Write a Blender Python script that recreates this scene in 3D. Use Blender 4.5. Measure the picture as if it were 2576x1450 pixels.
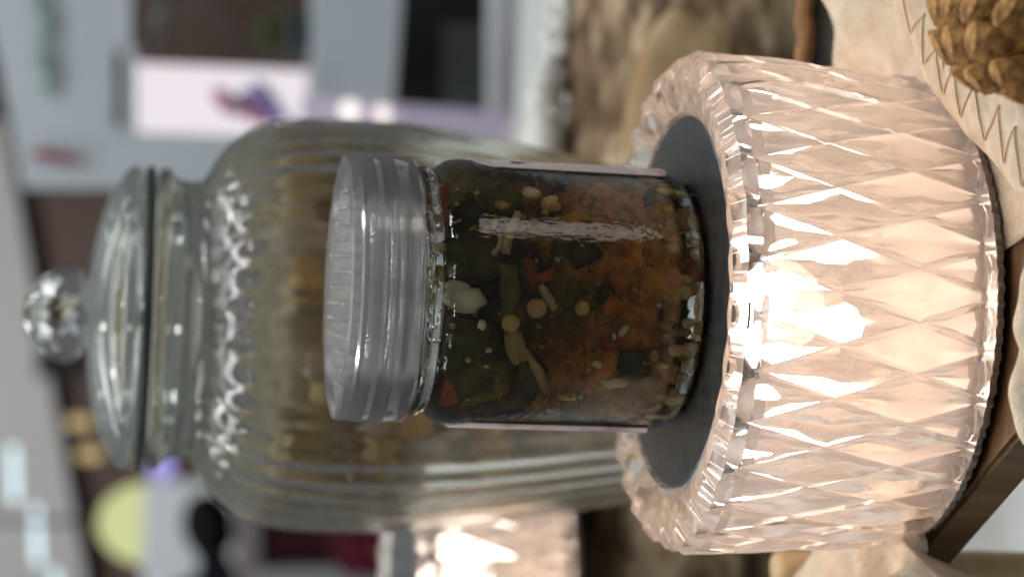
import bpy, bmesh, math, random
from mathutils import Vector, Matrix, noise

for o in list(bpy.data.objects):
    bpy.data.objects.remove(o, do_unlink=True)
scene = bpy.context.scene
COL = scene.collection
PI = math.pi
R = math.radians

# ------------------------------------------------------------------ camera
# The photograph was stored on its side: world "up" points to the picture's left.
F_PX = 5009.0                    # focal length in pixels of a 2576 x 1450 picture
CAM = Vector((0.0016, -0.5, 0.203))
PITCH, ROLL = R(11.11), R(2.5)
fwd = Vector((0, math.cos(PITCH), -math.sin(PITCH)))
up0 = Vector((0, math.sin(PITCH), math.cos(PITCH)))
rt0 = Vector((1, 0, 0))
c_up = math.cos(ROLL) * up0 - math.sin(ROLL) * rt0
c_rt = math.cos(ROLL) * rt0 + math.sin(ROLL) * up0
cam_data = bpy.data.cameras.new('camera')
cam = bpy.data.objects.new('camera', cam_data)
COL.objects.link(cam)
m = Matrix((-c_up, c_rt, -fwd)).transposed().to_4x4()
m.translation = CAM
cam.matrix_world = m
cam_data.sensor_width = 36.0
cam_data.lens = 36.0 * F_PX / 2576.0
cam_data.clip_start = 0.02
cam_data.clip_end = 60.0
cam_data.dof.use_dof = True
cam_data.dof.focus_distance = 0.470
cam_data.dof.aperture_fstop = 10.0
cam_data.dof.aperture_blades = 0
scene.camera = cam

# ------------------------------------------------------------------ light
world = bpy.data.worlds.new('World')
scene.world = world
world.use_nodes = True
bg = world.node_tree.nodes['Background']
bg.inputs[0].default_value = (0.92, 0.96, 1.0, 1)
bg.inputs[1].default_value = 0.10
EXPOSURE = 0.10


def area(name, loc, size, size_y, power, color, target):
    d = bpy.data.lights.new(name, 'AREA')
    d.shape = 'RECTANGLE'
    d.size, d.size_y = size, size_y
    d.energy = power
    d.color = color
    o = bpy.data.objects.new(name, d)
    COL.objects.link(o)
    o.location = loc
    o.rotation_euler = (Vector(target) - Vector(loc)).to_track_quat('-Z', 'Y').to_euler()
    return o


COOL = (0.95, 0.985, 1.0)
for (tx, ty, tw) in ((-0.75, 0.05, 9), (0.75, 0.05, 9), (-0.75, 0.75, 8), (0.75, 0.75, 5), (-0.75, 1.45, 5), (0.75, 1.5, 2.5)):
    area('ceiling_tube', (tx, ty, 1.5), 1.2, 0.16, tw, COOL, (tx, ty + 0.25, 0))
area('ceiling_tube', (-0.8, 5.6, 2.2), 1.6, 0.2, 120, COOL, (-0.8, 8.4, 0))
area('added_side_light', (0.62, -0.38, -0.03), 0.16, 0.22, 0.26, (1.0, 0.90, 0.80), (0, 0, 0.09))  # unseen lamp added low on the right for the jar's highlight strip
for (dx, dy) in ((-0.9, -0.6), (-0.3, -0.9), (0.35, -0.7), (0.95, -0.2), (-1.0, 0.35), (0.1, 0.15), (0.9, 0.9), (-0.4, 0.9)):
    d = bpy.data.lights.new('ceiling_downlight', 'POINT')
    d.energy = 3.0
    d.color = (1.0, 0.95, 0.88)
    d.shadow_soft_size = 0.035
    o = bpy.data.objects.new('ceiling_downlight', d)
    COL.objects.link(o)
    o.location = (dx, dy, 1.45)
scene.view_settings.view_transform = 'Standard'
scene.view_settings.look = 'None'
scene.view_settings.exposure = EXPOSURE
scene.view_settings.gamma = 1.0
scene.render.engine = 'CYCLES'
cy = scene.cycles
cy.use_denoising = True
cy.max_bounces = 28
cy.diffuse_bounces = 4
cy.glossy_bounces = 8
cy.transmission_bounces = 24
cy.transparent_max_bounces = 16
cy.volume_bounces = 0
cy.caustics_refractive = True
cy.caustics_reflective = True
cy.sample_clamp_indirect = 6.0
cy.blur_glossy = 0.3


# ------------------------------------------------------------------ helpers
def pix(x, y, D):
    """point whose picture place is (x, y) (2576 x 1450 px) on the upright plane D metres ahead"""
    d = fwd + c_rt * ((725 - y) / F_PX) + c_up * ((1288 - x) / F_PX)
    return CAM + d * (D / d.y)


def pix_z(x, y, z):
    d = fwd + c_rt * ((725 - y) / F_PX) + c_up * ((1288 - x) / F_PX)
    return CAM + d * ((z - CAM.z) / d.z)


def pix_cyl(x, y, r, cx=0.0, cyy=0.0):
    """first point of the pixel's ray on the upright cylinder of radius r"""
    d = fwd + c_rt * ((725 - y) / F_PX) + c_up * ((1288 - x) / F_PX)
    ox, oy = CAM.x - cx, CAM.y - cyy
    a = d.x ** 2 + d.y ** 2
    b = ox * d.x + oy * d.y
    c = ox * ox + oy * oy - r * r
    disc = max(0.0, b * b - a * c)
    return CAM + d * ((-b - math.sqrt(disc)) / a)


def mesh(name, verts, faces, smooth=False):
    me = bpy.data.meshes.new(name)
    me.from_pydata([tuple(v) for v in verts], [], faces)
    me.update()
    if smooth:
        me.polygons.foreach_set('use_smooth', [True] * len(me.polygons))
    return me


def obj(name, me, mat=None, parent=None, loc=None, rot=None, scale=None):
    o = bpy.data.objects.new(name, me)
    COL.objects.link(o)
    if mat is not None and me is not None and len(me.materials) == 0:
        me.materials.append(mat)
    if parent is not None:
        o.parent = parent
    if loc is not None:
        o.location = loc
    if rot is not None:
        o.rotation_euler = rot
    if scale is not None:
        o.scale = scale
    return o


def tag(o, label, cat, group=None):
    o['label'] = label
    o['category'] = cat
    if group:
        o['group'] = group
    return o


def empty(name, loc=(0, 0, 0)):
    o = bpy.data.objects.new(name, None)
    COL.objects.link(o)
    o.location = loc
    o.empty_display_size = 0.01
    return o


def structure(o):
    o['kind'] = 'structure'
    return o


def revolve(profile, seg, closed=False, rfun=None, cap=True):
    """profile: list of (r, z); closed=True joins last to first (a solid ring)"""
    vs, fs = [], []
    n = len(profile)
    for (r, z) in profile:
        for k in range(seg):
            t = 2 * PI * k / seg
            rr, zz = (r, z) if rfun is None else rfun(r, z, t)
            vs.append((rr * math.cos(t), rr * math.sin(t), zz))
    rows = n if closed else n - 1
    for i in range(rows):
        a, b = i * seg, ((i + 1) % n) * seg
        for k in range(seg):
            k2 = (k + 1) % seg
            fs.append((a + k, a + k2, b + k2, b + k))
    if cap and not closed:
        if profile[0][0] > 1e-6:
            fs.append(tuple(reversed(range(seg))))
        if profile[-1][0] > 1e-6:
            fs.append(tuple((n - 1) * seg + k for k in range(seg)))
    return vs, fs


def fix(me, smooth=None, merge=1e-6):
    b = bmesh.new()
    b.from_mesh(me)
    bmesh.ops.remove_doubles(b, verts=b.verts, dist=merge)
    bmesh.ops.recalc_face_normals(b, faces=b.faces)
    b.to_mesh(me)
    b.free()
    if smooth is not None:
        me.polygons.foreach_set('use_smooth', [smooth] * len(me.polygons))
    me.update()
    return me


def sharp(me, ang=32):
    me.set_sharp_from_angle(angle=R(ang))
    return me


def prism(pts, t):
    """pts on an upright plane; extruded t metres away from the camera"""
    n = len(pts)
    vs = [Vector(p) for p in pts] + [Vector(p) + Vector((0, t, 0)) for p in pts]
    fs = [tuple(range(n)), tuple(reversed(range(n, 2 * n)))]
    for i in range(n):
        j = (i + 1) % n
        fs.append((i, i + n, j + n, j))
    return vs, fs


def pprism(name, pxs, D, t, mat, parent=None):
    vs, fs = prism([pix(x, y, D) for (x, y) in pxs], t)
    return obj(name, fix(mesh(name, vs, fs)), mat, parent)


def box(cx, cyy, cz, sx, sy, sz):
    vs = [(cx + sx * a / 2, cyy + sy * b / 2, cz + sz * c / 2) for a in (-1, 1) for b in (-1, 1) for c in (-1, 1)]
    fs = [(0, 1, 3, 2), (4, 6, 7, 5), (0, 4, 5, 1), (2, 3, 7, 6), (0, 2, 6, 4), (1, 5, 7, 3)]
    return vs, fs


def blob_mesh(name, seed, sub=2, amp=0.25, freq=1.3, ang=0.0):
    b = bmesh.new()
    bmesh.ops.create_icosphere(b, subdivisions=sub, radius=1.0)
    off = Vector((seed * 3.1, seed * 1.7, seed * 0.9))
    for v in b.verts:
        n = noise.noise(v.co * freq + off)
        n2 = noise.noise(v.co * freq * 2.7 + off)
        k = 1 + amp * n + amp * 0.45 * n2
        if ang:
            k = 1 + (round(amp * n * 6) / 6) * ang + amp * 0.5 * n2
        v.co = v.co * k
    me = bpy.data.meshes.new(name)
    b.to_mesh(me)
    b.free()
    me.polygons.foreach_set('use_smooth', [True] * len(me.polygons))
    return me


def tube_mesh(name, pts, radii, seg=8):
    vs, fs = [], []
    n = len(pts)
    pts = [Vector(p) for p in pts]
    for i, p in enumerate(pts):
        t = (pts[min(i + 1, n - 1)] - pts[max(i - 1, 0)]).normalized()
        a = t.orthogonal().normalized() if abs(t.z) > .95 else t.cross(Vector((0, 0, 1))).normalized()
        b = t.cross(a)
        for k in range(seg):
            q = 2 * PI * k / seg
            vs.append(p + (a * math.cos(q) + b * math.sin(q)) * radii[i])
    for i in range(n - 1):
        for k in range(seg):
            k2 = (k + 1) % seg
            fs.append((i * seg + k, i * seg + k2, (i + 1) * seg + k2, (i + 1) * seg + k))
    fs.append(tuple(reversed(range(seg))))
    fs.append(tuple((n - 1) * seg + k for k in range(seg)))
    return fix(mesh(name, vs, fs), True)


# ------------------------------------------------------------------ materials
def new_mat(name):
    mt = bpy.data.materials.new(name)
    mt.use_nodes = True
    nt = mt.node_tree
    for n in list(nt.nodes):
        nt.nodes.remove(n)
    out = nt.nodes.new('ShaderNodeOutputMaterial')
    return mt, nt, out


def N(nt, kind, **kw):
    n = nt.nodes.new(kind)
    for k, v in kw.items():
        if k in n.inputs:
            n.inputs[k].default_value = v
        else:
            setattr(n, k, v)
    return n


def rgba(c):
    return (c[0], c[1], c[2], 1.0)


def principled(name, c1, rough=0.6, c2=None, scale=40.0, stretch=(1, 1, 1), metallic=0.0, bump=0.0, bscale=None,
               spec=0.5, sss=0.0, detail=4.0, c3=None, lo=0.35, hi=0.65, transl=0.0, coat=0.0):
    mt, nt, out = new_mat(name)
    p = N(nt, 'ShaderNodeBsdfPrincipled')
    p.inputs['Base Color'].default_value = rgba(c1)
    p.inputs['Roughness'].default_value = rough
    p.inputs['Metallic'].default_value = metallic
    p.inputs['Specular IOR Level'].default_value = spec
    p.inputs['Coat Weight'].default_value = coat
    tc = N(nt, 'ShaderNodeTexCoord')
    mp = N(nt, 'ShaderNodeMapping')
    mp.inputs['Scale'].default_value = stretch
    nt.links.new(tc.outputs['Object'], mp.inputs['Vector'])
    if c2 is not None:
        nz = N(nt, 'ShaderNodeTexNoise', Scale=scale, Detail=detail, Roughness=0.6)
        nt.links.new(mp.outputs[0], nz.inputs['Vector'])
        cr = N(nt, 'ShaderNodeValToRGB')
        cr.color_ramp.elements[0].position = lo
        cr.color_ramp.elements[1].position = hi
        cr.color_ramp.elements[0].color = rgba(c1)
        cr.color_ramp.elements[1].color = rgba(c2)
        if c3 is not None:
            e = cr.color_ramp.elements.new((lo + hi) / 2)
            e.color = rgba(c3)
        nt.links.new(nz.outputs['Fac'], cr.inputs['Fac'])
        nt.links.new(cr.outputs['Color'], p.inputs['Base Color'])
    if bump > 0:
        nb = N(nt, 'ShaderNodeTexNoise', Scale=bscale or scale * 2, Detail=5.0)
        nt.links.new(mp.outputs[0], nb.inputs['Vector'])
        bp = N(nt, 'ShaderNodeBump', Strength=bump, Distance=0.002)
        nt.links.new(nb.outputs['Fac'], bp.inputs['Height'])
        nt.links.new(bp.outputs[0], p.inputs['Normal'])
    if transl > 0:
        tr = N(nt, 'ShaderNodeBsdfTranslucent')
        tr.inputs['Color'].default_value = rgba(c2 or c1)
        mx = N(nt, 'ShaderNodeMixShader', Fac=transl)
        nt.links.new(p.outputs[0], mx.inputs[1])
        nt.links.new(tr.outputs[0], mx.inputs[2])
        nt.links.new(mx.outputs[0], out.inputs['Surface'])
    else:
        nt.links.new(p.outputs[0], out.inputs['Surface'])
    return mt


def emission(name, color, strength):
    mt, nt, out = new_mat(name)
    e = N(nt, 'ShaderNodeEmission', Strength=strength)
    e.inputs['Color'].default_value = rgba(color)
    nt.links.new(e.outputs[0], out.inputs['Surface'])
    return mt


def glass(name, color=(1, 1, 1), ior=1.5, rough=0.0, bump=0.0, bscale=60.0, absorb=None, density=0.0, stretch=(1, 1, 1)):
    mt, nt, out = new_mat(name)
    g = N(nt, 'ShaderNodeBsdfGlass', IOR=ior, Roughness=rough)
    g.inputs['Color'].default_value = rgba(color)
    if bump > 0:
        tc = N(nt, 'ShaderNodeTexCoord')
        mp = N(nt, 'ShaderNodeMapping')
        mp.inputs['Scale'].default_value = stretch
        nt.links.new(tc.outputs['Object'], mp.inputs['Vector'])
        nb = N(nt, 'ShaderNodeTexNoise', Scale=bscale, Detail=2.0)
        nt.links.new(mp.outputs[0], nb.inputs['Vector'])
        bp = N(nt, 'ShaderNodeBump', Strength=bump, Distance=0.002)
        nt.links.new(nb.outputs['Fac'], bp.inputs['Height'])
        nt.links.new(bp.outputs[0], g.inputs['Normal'])
    nt.links.new(g.outputs[0], out.inputs['Surface'])
    if absorb is not None:
        v = N(nt, 'ShaderNodeVolumeAbsorption', Density=density)
        v.inputs['Color'].default_value = rgba(absorb)
        nt.links.new(v.outputs[0], out.inputs['Volume'])
    return mt


# the lamp's acrylic: clear, slightly milky (scatters the warm light inside it)
def crystal_material(name, milk, clear, rough):
    mt, nt, out = new_mat(name)
    g = N(nt, 'ShaderNodeBsdfGlass', IOR=1.49, Roughness=rough)
    g.inputs['Color'].default_value = (1.0, 0.985, 0.972, 1)
    t = N(nt, 'ShaderNodeBsdfTranslucent')
    t.inputs['Color'].default_value = (1.0, 0.84, 0.76, 1)
    d = N(nt, 'ShaderNodeBsdfDiffuse')
    d.inputs['Color'].default_value = (1.0, 0.90, 0.83, 1)
    m0 = N(nt, 'ShaderNodeMixShader', Fac=0.35)
    nt.links.new(t.outputs[0], m0.inputs[1])
    nt.links.new(d.outputs[0], m0.inputs[2])
    m1 = N(nt, 'ShaderNodeMixShader', Fac=milk)
    nt.links.new(g.outputs[0], m1.inputs[1])
    nt.links.new(m0.outputs[0], m1.inputs[2])
    tr = N(nt, 'ShaderNodeBsdfTransparent')
    m2 = N(nt, 'ShaderNodeMixShader', Fac=clear)
    nt.links.new(m1.outputs[0], m2.inputs[1])
    nt.links.new(tr.outputs[0], m2.inputs[2])
    nt.links.new(m2.outputs[0], out.inputs['Surface'])
    return mt


def lid_material():
    mt, nt, out = new_mat('lid_plastic')
    tr = N(nt, 'ShaderNodeBsdfTransparent')
    tr.inputs['Color'].default_value = (0.93, 0.94, 0.96, 1)
    df = N(nt, 'ShaderNodeBsdfDiffuse')
    df.inputs['Color'].default_value = (0.86, 0.81, 0.80, 1)
    tl = N(nt, 'ShaderNodeBsdfTranslucent')
    tl.inputs['Color'].default_value = (0.86, 0.83, 0.83, 1)
    a = N(nt, 'ShaderNodeMixShader', Fac=0.5)
    nt.links.new(df.outputs[0], a.inputs[1])
    nt.links.new(tl.outputs[0], a.inputs[2])
    b = N(nt, 'ShaderNodeMixShader', Fac=0.25)
    nt.links.new(tr.outputs[0], b.inputs[1])
    nt.links.new(a.outputs[0], b.inputs[2])
    gl = N(nt, 'ShaderNodeBsdfGlossy', Roughness=0.12)
    gl.inputs['Color'].default_value = (1, 1, 1, 1)
    fr = N(nt, 'ShaderNodeFresnel', IOR=1.5)
    c = N(nt, 'ShaderNodeMixShader')
    nt.links.new(fr.outputs[0], c.inputs['Fac'])
    nt.links.new(b.outputs[0], c.inputs[1])
    nt.links.new(gl.outputs[0], c.inputs[2])
    nt.links.new(c.outputs[0], out.inputs['Surface'])
    return mt


def pulp_material():
    # settled mash: dark green leaf above, amber chilli flesh, oil and painted lamp glow towards the bottom
    mt, nt, out = new_mat('settled_lit_pulp')
    p = N(nt, 'ShaderNodeBsdfPrincipled', Roughness=0.6)
    p.inputs['Specular IOR Level'].default_value = 0.08
    tc = N(nt, 'ShaderNodeTexCoord')
    sep = N(nt, 'ShaderNodeSeparateXYZ')
    nt.links.new(tc.outputs['Object'], sep.inputs[0])
    nz = N(nt, 'ShaderNodeTexNoise', Scale=75.0, Detail=7.0, Roughness=0.62)
    nt.links.new(tc.outputs['Object'], nz.inputs['Vector'])
    nz2 = N(nt, 'ShaderNodeTexNoise', Scale=260.0, Detail=6.0, Roughness=0.65)
    nt.links.new(tc.outputs['Object'], nz2.inputs['Vector'])
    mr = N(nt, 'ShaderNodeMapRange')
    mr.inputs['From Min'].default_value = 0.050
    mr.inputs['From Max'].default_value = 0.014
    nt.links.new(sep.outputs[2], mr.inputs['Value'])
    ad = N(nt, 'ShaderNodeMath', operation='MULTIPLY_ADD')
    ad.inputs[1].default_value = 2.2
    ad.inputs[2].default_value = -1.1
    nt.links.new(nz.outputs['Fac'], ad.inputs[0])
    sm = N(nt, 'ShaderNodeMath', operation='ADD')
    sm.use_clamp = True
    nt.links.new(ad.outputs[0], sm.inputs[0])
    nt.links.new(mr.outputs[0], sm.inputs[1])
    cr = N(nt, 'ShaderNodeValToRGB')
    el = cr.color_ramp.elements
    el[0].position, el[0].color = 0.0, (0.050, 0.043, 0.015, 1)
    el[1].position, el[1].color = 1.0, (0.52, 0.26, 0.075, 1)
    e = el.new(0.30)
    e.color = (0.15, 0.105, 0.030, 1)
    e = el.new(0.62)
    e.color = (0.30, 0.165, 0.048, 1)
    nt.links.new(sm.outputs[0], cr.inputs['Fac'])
    mx = N(nt, 'ShaderNodeMixRGB', blend_type='MULTIPLY', Fac=0.8)
    cr2 = N(nt, 'ShaderNodeValToRGB')
    cr2.color_ramp.elements[0].position, cr2.color_ramp.elements[0].color = 0.35, (0.35, 0.35, 0.35, 1)
    cr2.color_ramp.elements[1].position, cr2.color_ramp.elements[1].color = 0.66, (1.3, 1.3, 1.3, 1)
    nt.links.new(nz2.outputs['Fac'], cr2.inputs['Fac'])
    nt.links.new(cr.outputs[0], mx.inputs[1])
    nt.links.new(cr2.outputs[0], mx.inputs[2])
    nt.links.new(mx.outputs[0], p.inputs['Base Color'])
    nt.links.new(p.outputs[0], out.inputs['Surface'])
    return mt


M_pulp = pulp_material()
M_crystal = crystal_material('lamp_crystal', 0.03, 0.16, 0.0)
M_frost = crystal_material('lamp_frost', 0.15, 0.16, 0.16)
M_lid = lid_material()
M_jar = glass('jar_glass', (0.99, 1.0, 0.99), 1.5, bump=0.06, bscale=900, stretch=(1, 1, 0.4))
M_big = glass('big_jar_glass', (0.985, 0.985, 0.97), 1.5, bump=0.12, bscale=30)
def fog_material(name, fog, tint):
    mt, nt, out = new_mat(name)
    g = N(nt, 'ShaderNodeBsdfGlass', IOR=1.5, Roughness=0.0)
    g.inputs['Color'].default_value = (0.96, 0.98, 0.97, 1)
    t = N(nt, 'ShaderNodeBsdfTranslucent')
    t.inputs['Color'].default_value = rgba(tint)
    d = N(nt, 'ShaderNodeBsdfDiffuse')
    d.inputs['Color'].default_value = rgba(tint)
    m0 = N(nt, 'ShaderNodeMixShader', Fac=0.55)
    nt.links.new(t.outputs[0], m0.inputs[1])
    nt.links.new(d.outputs[0], m0.inputs[2])
    tc = N(nt, 'ShaderNodeTexCoord')
    nz = N(nt, 'ShaderNodeTexNoise', Scale=70.0, Detail=5.0)
    nt.links.new(tc.outputs['Object'], nz.inputs['Vector'])
    mr = N(nt, 'ShaderNodeMapRange')
    mr.inputs['From Min'].default_value = 0.3
    mr.inputs['From Max'].default_value = 0.7
    mr.inputs['To Min'].default_value = fog * 0.6
    mr.inputs['To Max'].default_value = fog * 1.4
    nt.links.new(nz.outputs['Fac'], mr.inputs['Value'])
    m1 = N(nt, 'ShaderNodeMixShader')
    nt.links.new(mr.outputs[0], m1.inputs['Fac'])
    nt.links.new(g.outputs[0], m1.inputs[1])
    nt.links.new(m0.outputs[0], m1.inputs[2])
    nt.links.new(m1.outputs[0], out.inputs['Surface'])
    return mt


M_fog = fog_material('fogged_glass', 0.17, (0.66, 0.68, 0.60))
M_lidglass = fog_material('lid_glass', 0.08, (0.72, 0.76, 0.74))
M_brine = glass('brine_amber', (1, 1, 1), 0.907, absorb=(0.80, 0.62, 0.14), density=210)
M_bubble = glass('air_bubble', (1, 1, 1), 0.74)
M_plate = principled('dark_steel', (0.15, 0.155, 0.16), 0.24, metallic=0.85, c2=(0.30, 0.31, 0.32), scale=60, stretch=(1, 14, 1), bump=0.05, bscale=500)
M_base = principled('lamp_base', (0.20, 0.175, 0.15), 0.45)
M_reflector = principled('lamp_reflector', (0.55, 0.50, 0.46), 0.5)
M_floorplate = principled('lamp_floor', (0.24, 0.20, 0.17), 0.45)
M_led = emission('led_glow', (1.0, 0.85, 0.72), 17.0)
M_label = principled('jar_label', (0.62, 0.56, 0.57), 0.35, c2=(0.42, 0.24, 0.26), scale=70, lo=0.42, hi=0.62, c3=(0.66, 0.60, 0.60))
M_ink = principled('label_ink', (0.03, 0.03, 0.05), 0.5)
M_seal = principled('seal_rubber', (0.020, 0.026, 0.018), 0.4)
M_garlic = principled('garlic', (0.55, 0.50, 0.30), 0.4, c2=(0.68, 0.62, 0.42), scale=120, spec=0.08, detail=8.0, bump=0.5)
M_seed = principled('chilli_seed', (0.52, 0.36, 0.10), 0.4, c2=(0.62, 0.48, 0.20), scale=300, spec=0.08, detail=8.0, bump=0.5)
M_seed_pale = principled('pale_seed', (0.56, 0.42, 0.24), 0.4, c2=(0.62, 0.34, 0.12), scale=200, spec=0.08, detail=8.0, bump=0.5)
M_red = principled('red_chilli', (0.20, 0.036, 0.018), 0.35, c2=(0.34, 0.10, 0.035), scale=160, spec=0.08, detail=8.0, bump=0.5)
M_rust = principled('rust_flesh', (0.20, 0.095, 0.026), 0.4, c2=(0.40, 0.22, 0.06), scale=170, spec=0.08, detail=8.0, bump=0.5)
M_amber = principled('amber_flesh', (0.26, 0.16, 0.04), 0.4, c2=(0.48, 0.32, 0.10), scale=170, spec=0.08, detail=8.0, bump=0.5)
M_leaf = principled('dark_leaf', (0.035, 0.034, 0.011), 0.35, c2=(0.095, 0.088, 0.030), scale=170, spec=0.08, detail=8.0, bump=0.5)
M_leaf2 = principled('olive_leaf', (0.075, 0.068, 0.018), 0.35, c2=(0.19, 0.16, 0.055), scale=170, spec=0.08, detail=8.0, bump=0.5)
M_stem = principled('pale_stem', (0.36, 0.30, 0.15), 0.45, c2=(0.46, 0.38, 0.22), scale=160, spec=0.08, detail=8.0, bump=0.5)
M_skin_c = principled('capsule_skin', (0.30, 0.20, 0.07), 0.35, c2=(0.38, 0.30, 0.15), scale=150, spec=0.08, detail=8.0, bump=0.5)
M_fruit = [principled('olive_fruit', (0.36, 0.25, 0.08), 0.4, c2=(0.46, 0.33, 0.12), scale=45),
           principled('brown_fruit', (0.26, 0.14, 0.05), 0.4, c2=(0.36, 0.22, 0.09), scale=45),
           principled('amber_fruit', (0.46, 0.27, 0.08), 0.4, c2=(0.54, 0.36, 0.14), scale=45),
           principled('grey_fruit', (0.38, 0.30, 0.20), 0.4, c2=(0.48, 0.39, 0.27), scale=45)]
M_mash = principled('fruit_mash', (0.14, 0.105, 0.050), 0.4, c2=(0.52, 0.42, 0.22), scale=70, c3=(0.28, 0.205, 0.100), lo=0.3, hi=0.7, detail=7.0)
M_cloth = principled('linen', (0.58, 0.46, 0.34), 0.9, c2=(0.70, 0.59, 0.46), scale=160, bump=0.35, bscale=900, spec=0.1)
M_thread = principled('tan_thread', (0.52, 0.40, 0.26), 0.9)
M_board = principled('display_board', (0.09, 0.045, 0.018), 0.55, c2=(0.16, 0.085, 0.032), scale=25, stretch=(1, 9, 1))
M_table = principled('white_table', (0.50, 0.52, 0.50), 0.5, c2=(0.55, 0.57, 0.55), scale=6)
M_bark = principled('bark', (0.060, 0.036, 0.020), 0.9, c2=(0.60, 0.46, 0.31), scale=55, stretch=(0.5, 1, 1), bump=0.7,
                    bscale=120, c3=(0.21, 0.145, 0.088), lo=0.37, hi=0.64, spec=0.15)
M_peel = principled('peeled_wood', (0.52, 0.41, 0.25), 0.75, c2=(0.30, 0.19, 0.09), scale=28, stretch=(0.6, 1, 1), bump=0.25, spec=0.2)
M_pale = principled('pale_fluff', (0.60, 0.60, 0.56), 0.95, bump=0.5, bscale=200, spec=0.05)
M_cone = principled('cone_scale', (0.17, 0.08, 0.03), 0.7, c2=(0.66, 0.36, 0.12), scale=190, stretch=(1, 1, 3), bump=0.3, spec=0.2)
M_conecore = principled('cone_core', (0.05, 0.028, 0.014), 0.9)
M_wood_chip = principled('pale_wood', (0.60, 0.44, 0.26), 0.7, c2=(0.50, 0.33, 0.17), scale=60, bump=0.2)
M_stick = principled('stick_bark', (0.13, 0.065, 0.028), 0.8, c2=(0.34, 0.19, 0.08), scale=110, bump=0.4)
M_white = principled('white_paint', (0.42, 0.47, 0.51), 0.5, c2=(0.47, 0.52, 0.56), scale=3)
M_grey = principled('grey_paint', (0.55, 0.56, 0.58), 0.6)
M_ceil = principled('ceiling_paint', (0.42, 0.40, 0.38), 0.8)
M_brown = principled('brown_wood', (0.060, 0.030, 0.019), 0.6, c2=(0.085, 0.045, 0.030), scale=4, stretch=(1, 1, 6))
M_brown2 = principled('brown_shelf', (0.075, 0.045, 0.030), 0.6, c2=(0.10, 0.07, 0.055), scale=8)
M_black = principled('black_item', (0.006, 0.006, 0.006), 0.6)
M_darkgrey = principled('dark_grey', (0.10, 0.11, 0.115), 0.5)
M_lilac = principled('lilac_gloss', (0.62, 0.55, 0.72), 0.25)
M_pinkbokeh = principled('pink_bokeh', (0.85, 0.62, 0.66), 0.25)
M_litpane = emission('bright_lit_pane', (0.95, 0.87, 0.93), 0.85)
M_pink = principled('pink_petal', (0.62, 0.16, 0.36), 0.5, transl=0.3)
M_purple = principled('purple_petal', (0.40, 0.30, 0.62), 0.5, transl=0.3)
M_green = principled('sage_leaf', (0.13, 0.25, 0.20), 0.6)
M_green2 = principled('garden_leaf', (0.07, 0.09, 0.035), 0.6)
M_teal = principled('teal_pot', (0.045, 0.075, 0.08), 0.4)
M_wine = principled('wine_paint', (0.25, 0.02, 0.04), 0.6)
M_wine2 = principled('wine_cloth', (0.055, 0.006, 0.012), 0.8)
M_winered = principled('red_cloth', (0.20, 0.02, 0.045), 0.8)
M_palepink = principled('pale_counter', (0.42, 0.36, 0.38), 0.6)
M_tube = emission('tube_glow', (0.72, 0.93, 1.0), 1.5)
M_spot = emission('spot_glow', (0.95, 0.72, 0.36), 0.62)
M_shade = emission('shade_glow', (0.82, 0.86, 0.42), 0.72)
M_violet = emission('violet_bulb', (0.45, 0.42, 0.95), 0.95)
M_colglow = emission('column_glow_spot', (1.0, 0.90, 0.86), 1.3)
M_metal = principled('grey_metal', (0.3, 0.3, 0.3), 0.4, metallic=0.8)
M_hair = principled('black_hair', (0.005, 0.004, 0.004), 0.7, spec=0.05)
M_skin = principled('skin', (0.30, 0.16, 0.11), 0.55)
M_shirt = principled('black_shirt', (0.008, 0.008, 0.010), 0.9, spec=0.05)

# ------------------------------------------------------------------ setting: table, wall, ceiling
TABLE_Z = -0.10
vs, fs = box(0, 0.42, TABLE_Z - 0.02, 1.6, 1.28, 0.04)
structure(obj('tabletop', mesh('tabletop', vs, fs), M_table))
structure(pprism('wall', [(-200, -500), (1600, -500), (1600, 1950), (-200, 1950)], 9.9, 0.1, M_brown))
structure(pprism('ceiling', [(-160, 300), (10, 300), (40, 480), (215, 1450), (275, 1800), (-160, 1800)], 9.7, 0.15, M_ceil))

# the board the lamp stands on, with a chamfered dark front-left edge
a1 = pix_z(2388, 1300, -0.0045)
a2 = pix_z(2590, 1058, -0.0045)
dirv = (a2 - a1).normalized()
p_back = a1 - dirv * ((a1.y - 0.072) / dirv.y) * 1.0
p_front = a2 + dirv * 0.10
poly = [(p_back.x, 0.072), (p_front.x, p_front.y), (0.22, p_front.y), (0.22, 0.072)]
bm = bmesh.new()
bot = [bm.verts.new((x, y, -0.0165)) for x, y in poly]
top = [bm.verts.new((x, y, -0.0045)) for x, y in poly]
bm.faces.new(top)
bm.faces.new(list(reversed(bot)))
for i in range(4):
    j = (i + 1) % 4
    bm.faces.new((bot[i], bot[j], top[j], top[i]))
bmesh.ops.bevel(bm, geom=[e for e in bm.edges], offset=0.0012, segments=2, affect='EDGES')
bmesh.ops.recalc_face_normals(bm, faces=bm.faces)
me = bpy.data.meshes.new('display_board')
bm.to_mesh(me)
bm.free()
board = empty('display_board', (0, 0, TABLE_Z))
tag(board, 'brown wooden display board raised on feet under the front crystal lamp', 'board')
o = obj('board', me, M_board, board)
o.location = (0, 0, -TABLE_Z)
for (x, y) in ((0.02, 0.045), (0.18, 0.045), (0.18, -0.12), (0.06, -0.12)):
    vs, fs = box(x, y, (-0.0165 - TABLE_Z) / 2 - 0.0005, 0.02, 0.02, -0.0165 - TABLE_Z - 0.001)
    obj('foot', mesh('foot', vs, fs), M_board, board)

# ------------------------------------------------------------------ bark log behind
LOG_Y, LOG_Z, LOG_R = 0.372, -0.0445, 0.0555
NX, NT = 150, 72


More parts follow.
